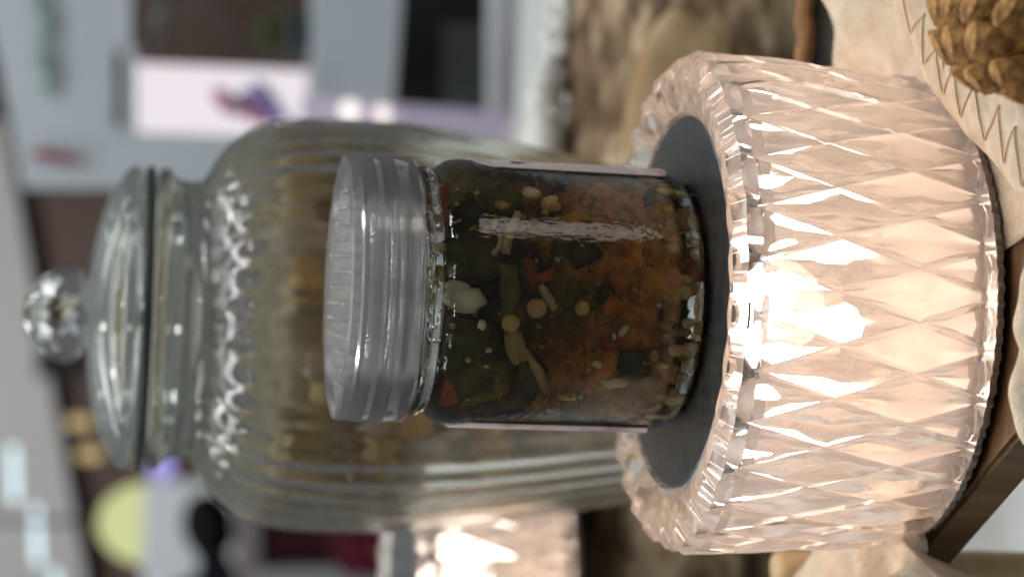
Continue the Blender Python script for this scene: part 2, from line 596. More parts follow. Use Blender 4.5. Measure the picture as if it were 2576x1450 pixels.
def log_r(x, t):
    p = Vector((x * 9, math.cos(t) * 1.6, math.sin(t) * 1.6))
    q = Vector((x * 30, math.cos(t) * 6.0, math.sin(t) * 6.0))
    rdg = abs(noise.noise(q)) * 0.009
    return LOG_R + noise.noise(p) * 0.0045 - rdg + noise.noise(q * 2.3) * 0.0016


vs, fs = [], []
for i in range(NX + 1):
    x = -0.34 + 0.74 * i / NX
    dy = -0.10 * max(0.0, -x - 0.02)           # the left end comes nearer
    for k in range(NT):
        t = 2 * PI * k / NT
        r = log_r(x, t)
        vs.append((x, dy + r * math.cos(t), r * math.sin(t) + 0.10 * max(0.0, -x - 0.03)))
for i in range(NX):
    for k in range(NT):
        k2 = (k + 1) % NT
        fs.append((i * NT + k, (i + 1) * NT + k, (i + 1) * NT + k2, i * NT + k2))
fs.append(tuple(range(NT)))
fs.append(tuple(reversed([NX * NT + k for k in range(NT)])))
log = empty('bark_log', (0, LOG_Y, TABLE_Z))
tag(log, 'long rough log with brown bark lying behind the ribbed glass jar', 'log')
obj('bark', fix(mesh('bark', vs, fs), True), M_bark, log, loc=(0, 0, LOG_Z - TABLE_Z))
# a patch where the bark has come away
vs, fs = [], []
A, B = 30, 14
for i in range(A + 1):
    for j in range(B + 1):
        s, q = i / A * 2 - 1, j / B * 2 - 1
        # ellipse mapping
        ss = s * math.sqrt(max(0, 1 - q * q / 2))
        qq = q * math.sqrt(max(0, 1 - s * s / 2))
        wob = 1 + 0.22 * noise.noise(Vector((ss * 2.4, qq * 2.4, 9)))
        ss, qq = ss * wob, qq * wob
        x = 0.074 + ss * 0.056
        t = PI + R(21) + qq * R(25) + ss * R(-6)
        edge = 1 - max(abs(s), abs(q)) ** 6
        r = LOG_R + 0.0055 * edge - 0.003 * (1 - edge) + 0.0014 * noise.noise(Vector((x * 60, t * 5, 3)))
        vs.append((x, r * math.cos(t), -r * math.sin(t) * 1.0))
for i in range(A):
    for j in range(B):
        a = i * (B + 1) + j
        fs.append((a, a + 1, a + B + 2, a + B + 1))
obj('peeled_patch', mesh('peeled_patch', vs, fs, True), M_peel, log, loc=(0, 0, LOG_Z - TABLE_Z))

# pale lumpy strip on the log, right
strip_pts = [pix(x, y, 0.872) for (x, y) in [(1418, -60), (1404, 40), (1398, 120), (1388, 190), (1378, 250), (1370, 310), (1368, 370), (1374, 440)]]
bm = bmesh.new()
random.seed(5)
for i in range(len(strip_pts) - 1):
    for q in range(7):
        c = strip_pts[i].lerp(strip_pts[i + 1], q / 7.0)
        f = (i + q / 7.0) / 7
        rr = 0.0042 + 0.0042 * f + random.uniform(-.0015, .0015)
        ret = bmesh.ops.create_icosphere(bm, subdivisions=2, radius=rr,
                                         matrix=Matrix.Translation(c + Vector((0, random.uniform(-.006, .006), random.uniform(-.003, .003)))))
me = bpy.data.meshes.new('fluff_strip')
bm.to_mesh(me)
bm.free()
me.polygons.foreach_set('use_smooth', [True] * len(me.polygons))
tag(obj('fluff_strip', me, M_pale), 'pale grey lumpy strip along the top of the bark log', 'trim')

# ------------------------------------------------------------------ crystal lamps
NP = 30                       # diamonds around
CPP = 12                       # columns per diamond
NC = NP * CPP
Z0, ZROW = 0.0216, 0.0404 / 12
DEPTH = 0.0034


def lamp_outer_r(z):
    return 0.0622 + (0.0652 - 0.0622) * max(0, min(1, (z - 0.0035) / 0.05))


def crystal_mesh():
    rows = []
    jl = list(range(-5, 13))
    for j in jl:
        z = Z0 + j * ZROW
        row = []
        for i in range(NC):
            t = 2 * PI * i / NC
            da = (i + j) % CPP
            db = (i - j) % CPP
            da = min(da, CPP - da)
            db = min(db, CPP - db)
            dd = min(da, db)
            dep = {0: DEPTH, 1: DEPTH * 0.50, 2: DEPTH * 0.30, 3: DEPTH * 0.16, 4: DEPTH * 0.07, 5: DEPTH * 0.02, 6: 0.0}[dd]
            r = lamp_outer_r(z) - dep
            row.append((r * math.cos(t), r * math.sin(t), z))
        rows.append(row)

    def ring(fr):
        row = []
        for i in range(NC):
            t = 2 * PI * i / NC
            r, z = fr(i, t)
            row.append((r * math.cos(t), r * math.sin(t), z))
        return row
    sc = lambda i: 0.5 + 0.5 * math.cos(2 * PI * i / CPP)          # 1 on the teeth
    rows.append(ring(lambda i, t: (0.0638 - 0.0012 * (1 - sc(i)), 0.0652)))
    rows.append(ring(lambda i, t: (0.0608 - 0.0022 * (1 - sc(i)), 0.0682 - 0.0014 * (1 - sc(i)))))
    rows.append(ring(lambda i, t: (0.0570, 0.0680 - 0.0008 * (1 - sc(i)))))
    rows.append(ring(lambda i, t: (0.0530, 0.0664 + 0.0004 * sc(i))))
    rows.append(ring(lambda i, t: (0.0490, 0.0648)))
    rows.append(ring(lambda i, t: (0.0487, 0.0590)))
    fl = lambda i: 0.0006 * (i % 6 in (2, 3))
    rows.append(ring(lambda i, t: (0.0545, 0.0570)))
    rows.append(ring(lambda i, t: (0.0552 - fl(i), 0.0480)))
    rows.append(ring(lambda i, t: (0.0548 - fl(i), 0.0090)))
    rows.append(ring(lambda i, t: (0.0545, 0.0030)))
    rows.append(ring(lambda i, t: (0.0606, 0.0028)))
    vs = [v for r_ in rows for v in r_]
    fs = []
    nr = len(rows)
    for a in range(nr):
        b = (a + 1) % nr
        for i in range(NC):
            i2 = (i + 1) % NC
            p00, p10, p11, p01 = a * NC + i, a * NC + i2, b * NC + i2, b * NC + i
            if a < len(jl) - 1:
                j = jl[a]
                if (i + 1 + j) % CPP == 0:
                    fs += [(p00, p10, p01), (p10, p11, p01)]
                elif (i - j) % CPP == 0:
                    fs += [(p00, p10, p11), (p00, p11, p01)]
                else:
                    # keep the cut edges of each cell straight
                    da = (i + 1 + j) % CPP
                    db = (i - j) % CPP
                    if min(da, CPP - da) <= min(db, CPP - db):
                        fs += [(p00, p10, p01), (p10, p11, p01)]
                    else:
                        fs += [(p00, p10, p11), (p00, p11, p01)]
            else:
                fs.append((p00, p10, p11, p01))
    me = fix(mesh('crystal_shade', vs, fs), True)
    sharp(me, 20)
    me.materials.append(M_crystal)
    me.materials.append(M_frost)
    for p in me.polygons:
        c = p.center
        if math.hypot(c.x, c.y) < 0.0565 and 0.004 < c.z < 0.0592:
            p.material_index = 1
    return me


ME_crystal = crystal_mesh()
vs, fs = revolve([(0.0, 0.0645), (0.0475, 0.0645), (0.0482, 0.0642), (0.0482, 0.0602), (0.0, 0.0602)], 96, cap=False)
ME_plate = fix(mesh('top_plate', vs, fs))
vs, fs = revolve([(0.0, 0.0598), (0.0470, 0.0598), (0.0470, 0.0586), (0.0, 0.0586)], 64, cap=False)
ME_refl = fix(mesh('reflector', vs, fs))


def knurl(r, z, t):
    return (r - (0.0008 if (r > 0.056 and int(t / (2 * PI) * 180) % 2) else 0), z)


vs, fs = revolve([(0.0, 0.0), (0.0590, 0.0), (0.0600, 0.0006), (0.0600, 0.0022), (0.0540, 0.0024), (0.0535, 0.0035), (0.0, 0.0035)], 360, cap=False, rfun=knurl)
ME_base = fix(mesh('lamp_base', vs, fs))
vs, fs = revolve([(0.0, 0.0500), (0.0060, 0.0490), (0.0105, 0.0450), (0.0125, 0.0390), (0.0120, 0.0330), (0.0090, 0.0280), (0.0050, 0.0255), (0.0, 0.0250)], 32, cap=False)
ME_led = fix(mesh('led_bulb', vs, fs), True)
vs, fs = revolve([(0.0, 0.0036), (0.0530, 0.0036), (0.0520, 0.0050), (0.012, 0.0065), (0.0, 0.0065)], 48, cap=False)
ME_floor = fix(mesh('base_reflector', vs, fs))


vs, fs = revolve([(0.0, 0.0248), (0.0045, 0.0248), (0.0050, 0.0200), (0.0035, 0.0180), (0.0035, 0.0090), (0.0070, 0.0070), (0.0, 0.0066)], 24, cap=False)
ME_holder = fix(mesh('bulb_holder', vs, fs), True)


def crystal_lamp(loc, label, turn, power):
    t = empty('crystal_lamp', loc)
    t.rotation_euler = (0, 0, turn)
    tag(t, label, 'lamp', 'diamond cut crystal lamps')
    obj('crystal_shade', ME_crystal, None, t)
    obj('top_plate', ME_plate, M_plate, t)
    obj('reflector', ME_refl, M_reflector, t)
    obj('lamp_base', ME_base, M_base, t)
    obj('base_reflector', ME_floor, M_floorplate, t)
    obj('led_bulb', ME_led, M_led, t)
    obj('bulb_holder', ME_holder, M_reflector, t)
    # light of the lamp's own LED ring
    for k in range(3):
        q = 2 * PI * k / 3 + R(-97) - turn
        d = bpy.data.lights.new('led', 'POINT')
        d.energy = power / 3
        d.color = (1.0, 0.82, 0.70)
        d.shadow_soft_size = 0.004
        lo = bpy.data.objects.new('led', d)
        COL.objects.link(lo)
        lo.parent = t
        lo.location = (0.028 * math.cos(q), 0.028 * math.sin(q), 0.046)
    return t


LAMP_POWER = 0.25
crystal_lamp((0, 0, -0.0030), 'glowing diamond cut crystal lamp under the small pickle jar', R(4), LAMP_POWER)

# ------------------------------------------------------------------ small jar on the lamp
JZ = 0.0616
jar = empty('pickle_jar', (0, 0, JZ))
tag(jar, 'small glass jar with clear screw lid, standing on the crystal lamp', 'jar')
RG = 0.0338
outer = [(0.0, 0.0008), (0.024, 0.0006), (0.0275, 0.0), (0.0305, 0.0009), (0.0325, 0.0030), (0.0335, 0.0065), (RG, 0.012), (RG, 0.056),
         (0.0337, 0.0600), (0.0330, 0.0625), (0.0316, 0.0642), (0.0308, 0.0652), (0.0307, 0.0664), (0.0315, 0.0672), (0.0315, 0.0682),
         (0.0302, 0.0690), (0.0298, 0.0720), (0.0306, 0.0732), (0.0298, 0.0745), (0.0298, 0.0775), (0.0306, 0.0787), (0.0298, 0.0800), (0.0296, 0.0835)]
head = [(0.0, 0.0835), (0.0276, 0.0835), (0.0276, 0.0690), (0.0282, 0.0655), (0.0284, 0.0645), (0.0, 0.0645)]
v1, f1 = revolve(outer + [(0.0, 0.0840)], 96, cap=False)
v2, f2 = revolve(head, 96, cap=False)
me = sharp(fix(mesh('glass_body', v1, f1), True), 50)
# head space: an inside-out shell of air in the neck
hm_ = fix(mesh('head_space', v2, f2), True)
hm_.flip_normals()
glass_o = obj('glass_body', me, M_jar, jar)
obj('head_space', hm_, M_jar, glass_o)

lid_prof = [(0.0, 0.0872), (0.0285, 0.0872), (0.0288, 0.0880), (0.0320, 0.0880), (0.0330, 0.0877), (0.0333, 0.0870),
            (0.0333, 0.0836), (0.0336, 0.0830), (0.0336, 0.0812), (0.0333, 0.0806), (0.0333, 0.0783), (0.0336, 0.0777), (0.0336, 0.0759), (0.0333, 0.0753),
            (0.0334, 0.0712), (0.0329, 0.0706), (0.0322, 0.0706),
            (0.0321, 0.0850), (0.0312, 0.0856), (0.0, 0.0857)]
vs, fs = revolve(lid_prof, 96, cap=False)
lid = obj('lid', sharp(fix(mesh('lid', vs, fs), True)), M_lid, jar)
# moulded dimples under the lid's top panel
dm = bmesh.new()
random.seed(3)
for ix in range(-7, 8):
    for iy in range(-6, 7):
        x, y = ix * 0.0040, iy * 0.0043
        if x * x + y * y > 0.0268 ** 2 or random.random() < 0.22:
            continue
        w = 0.00050 + 0.00035 * random.random()
        bmesh.ops.create_icosphere(dm, subdivisions=2, radius=1.0,
                                   matrix=Matrix.Translation((x, y, 0.08722)) @ Matrix.Diagonal((w, w * 1.5, w * 1.1, 1)))
dme = bpy.data.meshes.new('lid_dimples')
dm.to_mesh(dme)
dm.free()
dme.polygons.foreach_set('use_smooth', [True] * len(dme.polygons))
o = obj('lid_dimples', dme, M_jar, lid)
o['kind'] = 'stuff'

# label wrapped round the jar's back; its two edges show at the sides
vs, fs = [], []
n_l = 70
for i in range(n_l + 1):
    f = i / n_l
    ang = R(-90 + 68) + f * R(360 - 136 - 3)
    e = min(f, 1 - f) * n_l / 3.0
    cut = 0.0045 * max(0.0, 1 - e) ** 2
    z0 = 0.0062 + (0.0015 if f > .5 else 0)
    z1 = 0.0565 + (0.0020 if f > .5 else -0.0005) - cut
    for (z) in (z0 + cut * .3, z1):
        for rr in (RG + 0.00012, RG + 0.00042):
            vs.append((rr * math.cos(ang), rr * math.sin(ang), z))
for i in range(n_l):
    a, b = i * 4, (i + 1) * 4
    fs += [(a + 1, b + 1, b + 3, a + 3), (a, a + 2, b + 2, b), (a, b, b + 1, a + 1), (a + 2, a + 3, b + 3, b + 2)]
fs += [(0, 1, 3, 2), (n_l * 4, n_l * 4 + 2, n_l * 4 + 3, n_l * 4 + 1)]
lab = obj('label', fix(mesh('label', vs, fs)), M_label, jar)
lab['label'] = 'glossy printed paper label wrapped round the back'
q = R(-90 + 76)
vs, fs = [], []
for i in range(5):
    an = q + R(3.4) * (i / 4 - .5)
    w = 0.0016 * (1 - (i / 4 * 2 - 1) ** 2) + 0.0004
    for s in (-1, 1):
        vs.append(((RG + .0006) * math.cos(an), (RG + .0006) * math.sin(an), 0.0450 + s * w + 0.0006 * math.sin(i * 2)))
for i in range(4):
    fs.append((i * 2, i * 2 + 2, i * 2 + 3, i * 2 + 1))
obj('printed_mark', mesh('printed_mark', vs, fs), M_ink, lab)

# --- what is inside the small jar
relish = empty('pickle_relish', (0, 0, JZ + 0.0048))
tag(relish, 'dark chilli and greens pickle with garlic and seeds filling the small jar', 'pickle')
RZ = JZ + 0.0048
b_out = [(0.0, 0.0051), (0.0273, 0.0054), (0.0300, 0.0066), (0.0312, 0.0102), (0.0312, 0.0548), (0.0308, 0.0588), (0.0298, 0.0626), (0.0287, 0.0640), (0.0, 0.0640)]
vs, fs = revolve([(r, z - 0.0048) for r, z in b_out], 72, cap=False)
obj('brine', fix(mesh('brine', vs, fs), True), M_brine, relish)


def to_relish(p):
    return (p.x, p.y, p.z - RZ)


def wall_frame(x, y, inset):
    """place and outward direction on the inside of the jar wall for a picture place"""
    p = pix_cyl(x, y, 0.0308)
    nrm = Vector((p.x, p.y, 0)).normalized()
    return p - nrm * inset, nrm


BL = [blob_mesh('piece_%d' % i, i + 1, 2, 0.30, 1.2) for i in range(4)]
BLr = [blob_mesh('seed_%d' % i, i + 11, 2, 0.10, 1.0) for i in range(3)]
PXM = 0.505 / F_PX            # metres per picture pixel at the jar


def blob(name, x, y, rx, ry, mat, inset=0.002, depth=None, rot=0.0, src=None, k=0):
    """rx along the picture's x (height), ry along its y; rot turns it in the wall plane"""
    src = src or BL
    p, n = wall_frame(x, y, inset)
    me = src[k % len(src)].copy()
    me.materials.clear()
    side = Vector((0, 0, 1)).cross(n)
    Mx = Matrix((side, n, Vector((0, 0, 1)))).transposed()
    d = depth if depth is not None else min(rx, ry) * 0.55
    me.transform(Matrix.Rotation(rot, 4, 'Y') @ Matrix.Diagonal((ry * PXM, d * PXM, rx * PXM, 1)))
    me.transform(Mx.to_4x4())
    return obj(name, me, mat, relish, loc=to_relish(p))


def sheet(name, pts, mat, inset=0.0012, thick=0.0007, wav=0.0006, seed=0):
    """a leaf-like flake: outline in picture pixels laid on the inside of the wall"""
    c = [sum(p[0] for p in pts) / len(pts), sum(p[1] for p in pts) / len(pts)]
    rings = 3
    vs, fs = [], []
    n = len(pts)
    P0, _ = wall_frame(c[0], c[1], inset)
    front = []
    for k in range(rings + 1):
        f = k / rings
        if k == 0:
            q, nn = wall_frame(c[0], c[1], inset + wav * noise.noise(Vector((c[0] * .03, c[1] * .03, seed))))
            front.append([(q, nn)])
        else:
            rr = []
            for (x, y) in pts:
                xx, yy = c[0] + (x - c[0]) * f, c[1] + (y - c[1]) * f
                q, nn = wall_frame(xx, yy, inset + wav * 1.6 * noise.noise(Vector((xx * .03, yy * .03, seed))) + (0.0006 if k == rings else 0))
                rr.append((q, nn))
            front.append(rr)
    idx = []
    for rr in front:
        idx.append([])
        for (q, nn) in rr:
            idx[-1].append(len(vs))
            vs.append(q - P0)
    off = len(vs)
    for rr in front:
        for (q, nn) in rr:
            vs.append(q - nn * thick - P0)
    for i in range(n):
        j = (i + 1) % n
        fs.append((idx[0][0], idx[1][i], idx[1][j]))
        fs.append((off + idx[0][0], off + idx[1][j], off + idx[1][i]))
        for k in range(1, rings):
            fs.append((idx[k][i], idx[k + 1][i], idx[k + 1][j], idx[k][j]))
            fs.append((off + idx[k][i], off + idx[k][j], off + idx[k + 1][j], off + idx[k + 1][i]))
        fs.append((idx[rings][i], off + idx[rings][i], off + idx[rings][j], idx[rings][j]))
    return obj(name, fix(mesh(name, vs, fs), True), mat, relish, loc=to_relish(P0))


def rod(name, x0, y0, x1, y1, w, mat, inset=0.002, bend=0.0):
    pts, rad = [], []
    for i in range(7):
        f = i / 6
        p, n = wall_frame(x0 + (x1 - x0) * f + bend * math.sin(PI * f), y0 + (y1 - y0) * f, inset)
        pts.append(p)
        rad.append(w * PXM * (0.8 + 0.2 * math.sin(PI * f)))
    me = tube_mesh(name, [p - pts[0] for p in pts], rad, 8)
    return obj(name, me, mat, relish, loc=to_relish(pts[0]))


# dark pulpy mass behind the single pieces
random.seed(21)
vs, fs = [], []
nz, nt_ = 46, 128
for i in range(nz + 1):
    z = 0.0008 + (0.0560 - 0.0008) * i / nz
    for k in range(nt_):
        t = 2 * PI * k / nt_
        p = Vector((math.cos(t) * 3.2, math.sin(t) * 3.2, z * 140))
        r = 0.0278 + 0.0026 * noise.noise(p) + 0.0014 * noise.noise(p * 2.6)
        if i == nz or i == 0:
            r *= 0.9
        vs.append((r * math.cos(t), r * math.sin(t), z + 0.0004 * noise.noise(p * 1.7)))
for i in range(nz):
    for k in range(nt_):
        k2 = (k + 1) % nt_
        fs.append((i * nt_ + k, i * nt_ + k2, (i + 1) * nt_ + k2, (i + 1) * nt_ + k))
fs.append(tuple(reversed(range(nt_))))
fs.append(tuple(nz * nt_ + k for k in range(nt_)))
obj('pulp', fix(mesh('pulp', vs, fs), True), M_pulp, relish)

# flakes of leaf and flesh behind everything (random), all round the visible side
random.seed(4)
for k in range(105):
    x = random.uniform(1095, 1735)
    y = 738 + 318 * math.sin(random.uniform(-1.42, 1.42))
    s = random.uniform(14, 44)
    n = random.randint(5, 8)
    el = random.uniform(.45, 1.0)
    ro = random.uniform(0, PI)
    pts = []
    for i in range(n):
        t = 2 * PI * i / n
        rr = s * random.uniform(.7, 1.15)
        px, py = rr * math.cos(t), rr * el * math.sin(t)
        pts.append((x + px * math.cos(ro) - py * math.sin(ro), max(430, min(1046, y + px * math.sin(ro) + py * math.cos(ro)))))
    low = (x - 1095) / 640
    u = random.random()
    if u < 0.50 - 0.32 * low:
        mt = M_leaf
    elif u < 0.70 - 0.25 * low:
        mt = M_leaf2
    elif u < 0.93:
        mt = M_rust if random.random() < .55 else M_amber
    else:
        mt = M_skin_c
    sheet('leaf_strip' if mt in (M_leaf, M_leaf2) else 'chilli_piece', pts, mt, inset=random.uniform(0.0022, 0.0052), seed=k, wav=0.0012)

# the single pieces one can pick out
L = 'leaf_strip'
sheet(L, [(1140, 800), (1250, 815), (1265, 900), (1258, 1010), (1150, 1020), (1125, 930), (1118, 850)], M_leaf, 0.0010, seed=3)
sheet(L, [(1150, 925), (1275, 905), (1290, 945), (1270, 1015), (1150, 1020)], M_leaf2, 0.0016, seed=4)
sheet(L, [(1255, 660), (1300, 665), (1310, 740), (1290, 800), (1262, 805), (1258, 730)], M_leaf2, 0.0006, seed=5)
sheet(L, [(1110, 600), (1200, 575), (1290, 620), (1285, 690), (1190, 715), (1120, 690)], M_leaf, 0.0014, seed=6)
sheet(L, [(1180, 455), (1280, 450), (1330, 490), (1290, 545), (1200, 520)], M_leaf, 0.0012, seed=7)
sheet(L, [(1110, 420), (1190, 418), (1220, 470), (1150, 520), (1105, 470)], M_leaf2, 0.0020, seed=8)
sheet(L, [(1330, 700), (1420, 660), (1470, 720), (1440, 800), (1370, 830), (1335, 780)], M_leaf2, 0.0022, seed=9)
sheet(L, [(1390, 580), (1490, 590), (1520, 640), (1440, 680), (1385, 650)], M_leaf, 0.0020, seed=10)
sheet(L, [(1560, 880), (1620, 885), (1640, 930), (1590, 960), (1550, 930)], M_leaf, 0.0012, seed=11)
sheet(L, [(1310, 890), (1380, 930), (1345, 1000), (1280, 1040), (1290, 980)], M_leaf, 0.0010, seed=12)
sheet(L, [(1590, 450), (1670, 455), (1690, 500), (1620, 520)], M_leaf, 0.0012, seed=13)
Cc = 'chilli_piece'
sheet(Cc, [(1318, 650), (1340, 655), (1352, 690), (1398, 670), (1392, 705), (1350, 712), (1335, 735), (1322, 700)], M_red, 0.0006, seed=20)
sheet(Cc, [(1098, 465), (1135, 455), (1142, 490), (1128, 520), (1145, 560), (1128, 562), (1112, 520), (1098, 500)], M_red, 0.0008, seed=21)
sheet(Cc, [(1475, 850), (1540, 800), (1580, 850), (1570, 910), (1510, 890)], M_red, 0.0034, seed=22)
sheet(Cc, [(1130, 960), (1150, 955), (1160, 1010), (1120, 1020)], M_red, 0.0012, seed=23)
sheet(Cc, [(1660, 620), (1770, 610), (1775, 700), (1690, 715)], M_red, 0.0026, seed=24)
sheet(Cc, [(1400, 960), (1560, 950), (1640, 1000), (1520, 1035), (1380, 1020)], M_rust, 0.0032, seed=25)
sheet(Cc, [(1440, 440), (1520, 450), (1500, 540), (1420, 540), (1400, 490)], M_rust, 0.0030, seed=26)
sheet(Cc, [(1530, 470), (1600, 500), (1590, 560), (1520, 545)], M_amber, 0.0030, seed=27)
sheet(Cc, [(1460, 680), (1600, 650), (1680, 720), (1620, 810), (1500, 780)], M_rust, 0.0046, seed=28)
sheet(Cc, [(1560, 960), (1660, 940), (1690, 1000), (1600, 1030)], M_rust, 0.0012, seed=29)
sheet(Cc, [(1600, 560), (1700, 540), (1720, 620), (1620, 640)], M_amber, 0.0022, seed=30)
G = 'garlic_piece'
blob(G, 1168, 752, 56, 30, M_garlic, 0.0014, 20, rot=0.10, k=0)
blob(G, 1152, 720, 30, 14, M_garlic, 0.0014, 12, rot=0.10, k=1)
blob(G, 1335, 490, 24, 20, M_garlic, 0.0016, 16, k=1)
blob(G, 1383, 515, 26, 22, M_seed_pale, 0.0016, 16, k=2)
blob(G, 1390, 508, 13, 12, M_garlic, 0.0006, 9, k=0)
blob(G, 1545, 962, 42, 18, M_garlic, 0.0024, 14, k=3)
blob(G, 1440, 1002, 36, 14, M_garlic, 0.0034, 14, k=1)
blob(G, 1385, 1030, 22, 13, M_garlic, 0.0030, 10, k=1)
blob(G, 1212, 815, 11, 12, M_garlic, 0.0007, 8, k=2)
blob(G, 1228, 877, 8, 7, M_garlic, 0.0006, 6, k=3)
blob(G, 1222, 916, 8, 4, M_garlic, 0.0006, 4, k=3)
blob(G, 1500, 912, 14, 9, M_garlic, 0.0008, 7, rot=.5, k=1)
blob(G, 1543, 845, 6, 9, M_garlic, 0.0007, 5, k=0)
blob(G, 1568, 832, 18, 9, M_garlic, 0.0014, 6, rot=-.9, k=1)
blob(G, 1655, 768, 6, 5, M_garlic, 0.0006, 4, k=1)
S = 'seed'
for (x, y, rx, ry, mt) in [(1285, 812, 24, 22, M_seed), (1465, 775, 20, 19, M_seed), (1350, 775, 26, 24, M_seed_pale), (1292, 848, 18, 22, M_skin_c),
                           (1720, 735, 21, 19, M_seed), (1728, 812, 17, 13, M_seed), (1733, 878, 22, 19, M_seed), (1732, 918, 20, 22, M_seed),
                           (1645, 892, 13, 17, M_skin_c), (1728, 965, 14, 24, M_stem), (1690, 1000, 26, 20, M_seed), (1670, 490, 24, 16, M_seed),
                           (1740, 560, 16, 26, M_seed_pale), (1107, 462, 14, 8, M_seed), (1262, 520, 20, 14, M_amber), (1110, 620, 16, 15, M_stem),
                           (1650, 1035, 30, 14, M_seed_pale), (1700, 880, 22, 16, M_seed_pale), (1760, 660, 12, 22, M_amber), (1745, 640, 14, 16, M_seed_pale)]:
    blob(S, x, y, rx, ry, mt, 0.0011, min(rx, ry) * .5, src=BLr, k=int(x) % 3)
random.seed(33)
for k in range(34):
    x = random.uniform(1660, 1765)
    y = 738 + 300 * math.sin(random.uniform(-1.3, 1.3))
    blob(S, x, y, random.uniform(8, 20), random.uniform(8, 20), random.choice([M_seed_pale, M_amber, M_rust, M_seed, M_skin_c]),
         random.uniform(.001, .0035), 8, src=BLr, k=k)
random.seed(77)
for k in range(130):
    x = random.uniform(1100, 1760)
    y = 738 + 318 * math.sin(random.uniform(-1.4, 1.4))
    if random.random() < 0.7:
        blob('crumb', x, y, random.uniform(3, 10), random.uniform(3, 9), random.choice([M_stem, M_leaf2, M_amber, M_rust, M_skin_c, M_leaf]),
             random.uniform(.0006, .003), 4, rot=random.uniform(0, 3), k=k)
    else:
        a_ = random.uniform(0, PI)
        l_ = random.uniform(12, 34)
        rod('fibre', x, y, x + l_ * math.cos(a_), min(1040, max(436, y + l_ * math.sin(a_))), random.uniform(1.5, 4.0),
            random.choice([M_skin_c, M_leaf2, M_rust, M_amber]), random.uniform(.0007, .0026), bend=random.uniform(-8, 8))
rod('stem_piece', 1358, 716, 1396, 778, 12, M_stem, 0.0013)
rod('stem_piece', 1306, 540, 1272, 640, 14, M_stem, 0.0012, bend=-10)
rod('stem_piece', 1255, 590, 1238, 642, 8, M_stem, 0.0012, bend=12)
sheet('capsule_skin', [(1268, 835), (1310, 832), (1325, 870), (1345, 900), (1368, 930), (1385, 985), (1365, 985), (1345, 930), (1320, 890), (1312, 905), (1290, 915), (1272, 880)], M_skin_c, 0.0006, seed=41)
rod('stem_piece', 1378, 990, 1300, 1040, 2.5, M_stem, 0.0008, bend=12)
random.seed(8)
BUB = blob_mesh('air_bubble', 50, 2, 0.0, 1.0)
for (x, y, r) in [(1512, 805, 17), (1492, 762, 10), (1098, 720, 9), (1110, 860, 7), (1106, 930, 6), (1570, 808, 7), (1600, 818, 7), (1608, 768, 6),
                  (1455, 985, 5), (1470, 990, 5), (1125, 660, 5), (1680, 770, 7), (1625, 930, 7)] + \
        [(1085 + random.uniform(-6, 22), random.uniform(440, 1030), random.uniform(2.5, 6)) for _ in range(46)] + \
        [(random.uniform(1400, 1690), random.uniform(560, 980), random.uniform(2, 4)) for _ in range(26)]:
    p, n = wall_frame(x, y, 0.0006 + r * PXM * .8)
    obj('air_bubble', BUB, M_bubble, relish, loc=to_relish(p), scale=(r * PXM,) * 3)

# ------------------------------------------------------------------ big ribbed jar behind
BJY = 0.195
DB = BJY + 0.5
axis_y = lambda v: 785 + (v - 145) * 0.0437


def bj_x():
    return pix(800, 815, DB).x


BJX = bj_x()


def vz(v, D=DB):
    return pix(v, axis_y(v), D).z


def hr(h, v):
    p = pix(v, axis_y(v), DB)
    depth = (p - CAM).dot(fwd)
    return h / F_PX * depth


big = empty('ribbed_jar', (BJX, BJY, TABLE_Z))
tag(big, 'large ribbed glass jar with domed lid and round knob behind the small jar', 'jar')


def ribs(r, z, t):
    zz = z + TABLE_Z
    k = 0.0
    top, bot = vz(520), vz(1500)
    if zz < top:
        k = min(1.0, (top - zz) / 0.022)
    c = math.cos(44 * t)
    return (r * (1 + 0.017 * k * (c if c > 0 else c * 0.6)), z)


prof = []
for (v, h) in [(392, 352), (385, 368), (396, 378), (412, 376), (422, 360), (436, 350), (470, 345), (492, 348), (512, 378), (530, 412), (560, 448), (605, 478),
               (670, 498), (740, 507), (800, 509), (900, 508), (1000, 503), (1150, 486), (1300, 462), (1420, 440), (1560, 412), (1750, 380), (1950, 360)]:
    prof.append((hr(h, v), vz(v) - TABLE_Z))
zb = prof[-1][1]
prof += [(hr(352, 1950), zb * 0.45), (hr(372, 1950), 0.008), (hr(362, 1950), 0.0008), (hr(300, 1950), 0.0006), (0.0, 0.004)]
prof_in = [(0.0, 0.012), (hr(310, 1950), 0.012)]
for (v, h) in [(1950, 336), (1750, 355), (1560, 386), (1420, 413), (1300, 436), (1150, 460), (1000, 478), (900, 484), (800, 485), (740, 481), (670, 474), (605, 453), (560, 424),
               (530, 388), (512, 354), (492, 326), (470, 322), (412, 322), (394, 330)]:
    prof_in.append((hr(h, v), vz(v) - TABLE_Z))
def bj_rin(z):
    best = 0.03
    for a, b in zip(prof_in[1:], prof_in[2:]):
        z0, z1 = a[1] + TABLE_Z, b[1] + TABLE_Z
        if min(z0, z1) <= z <= max(z0, z1) and abs(z1 - z0) > 1e-6:
            best = a[0] + (b[0] - a[0]) * (z - z0) / (z1 - z0)
    return best


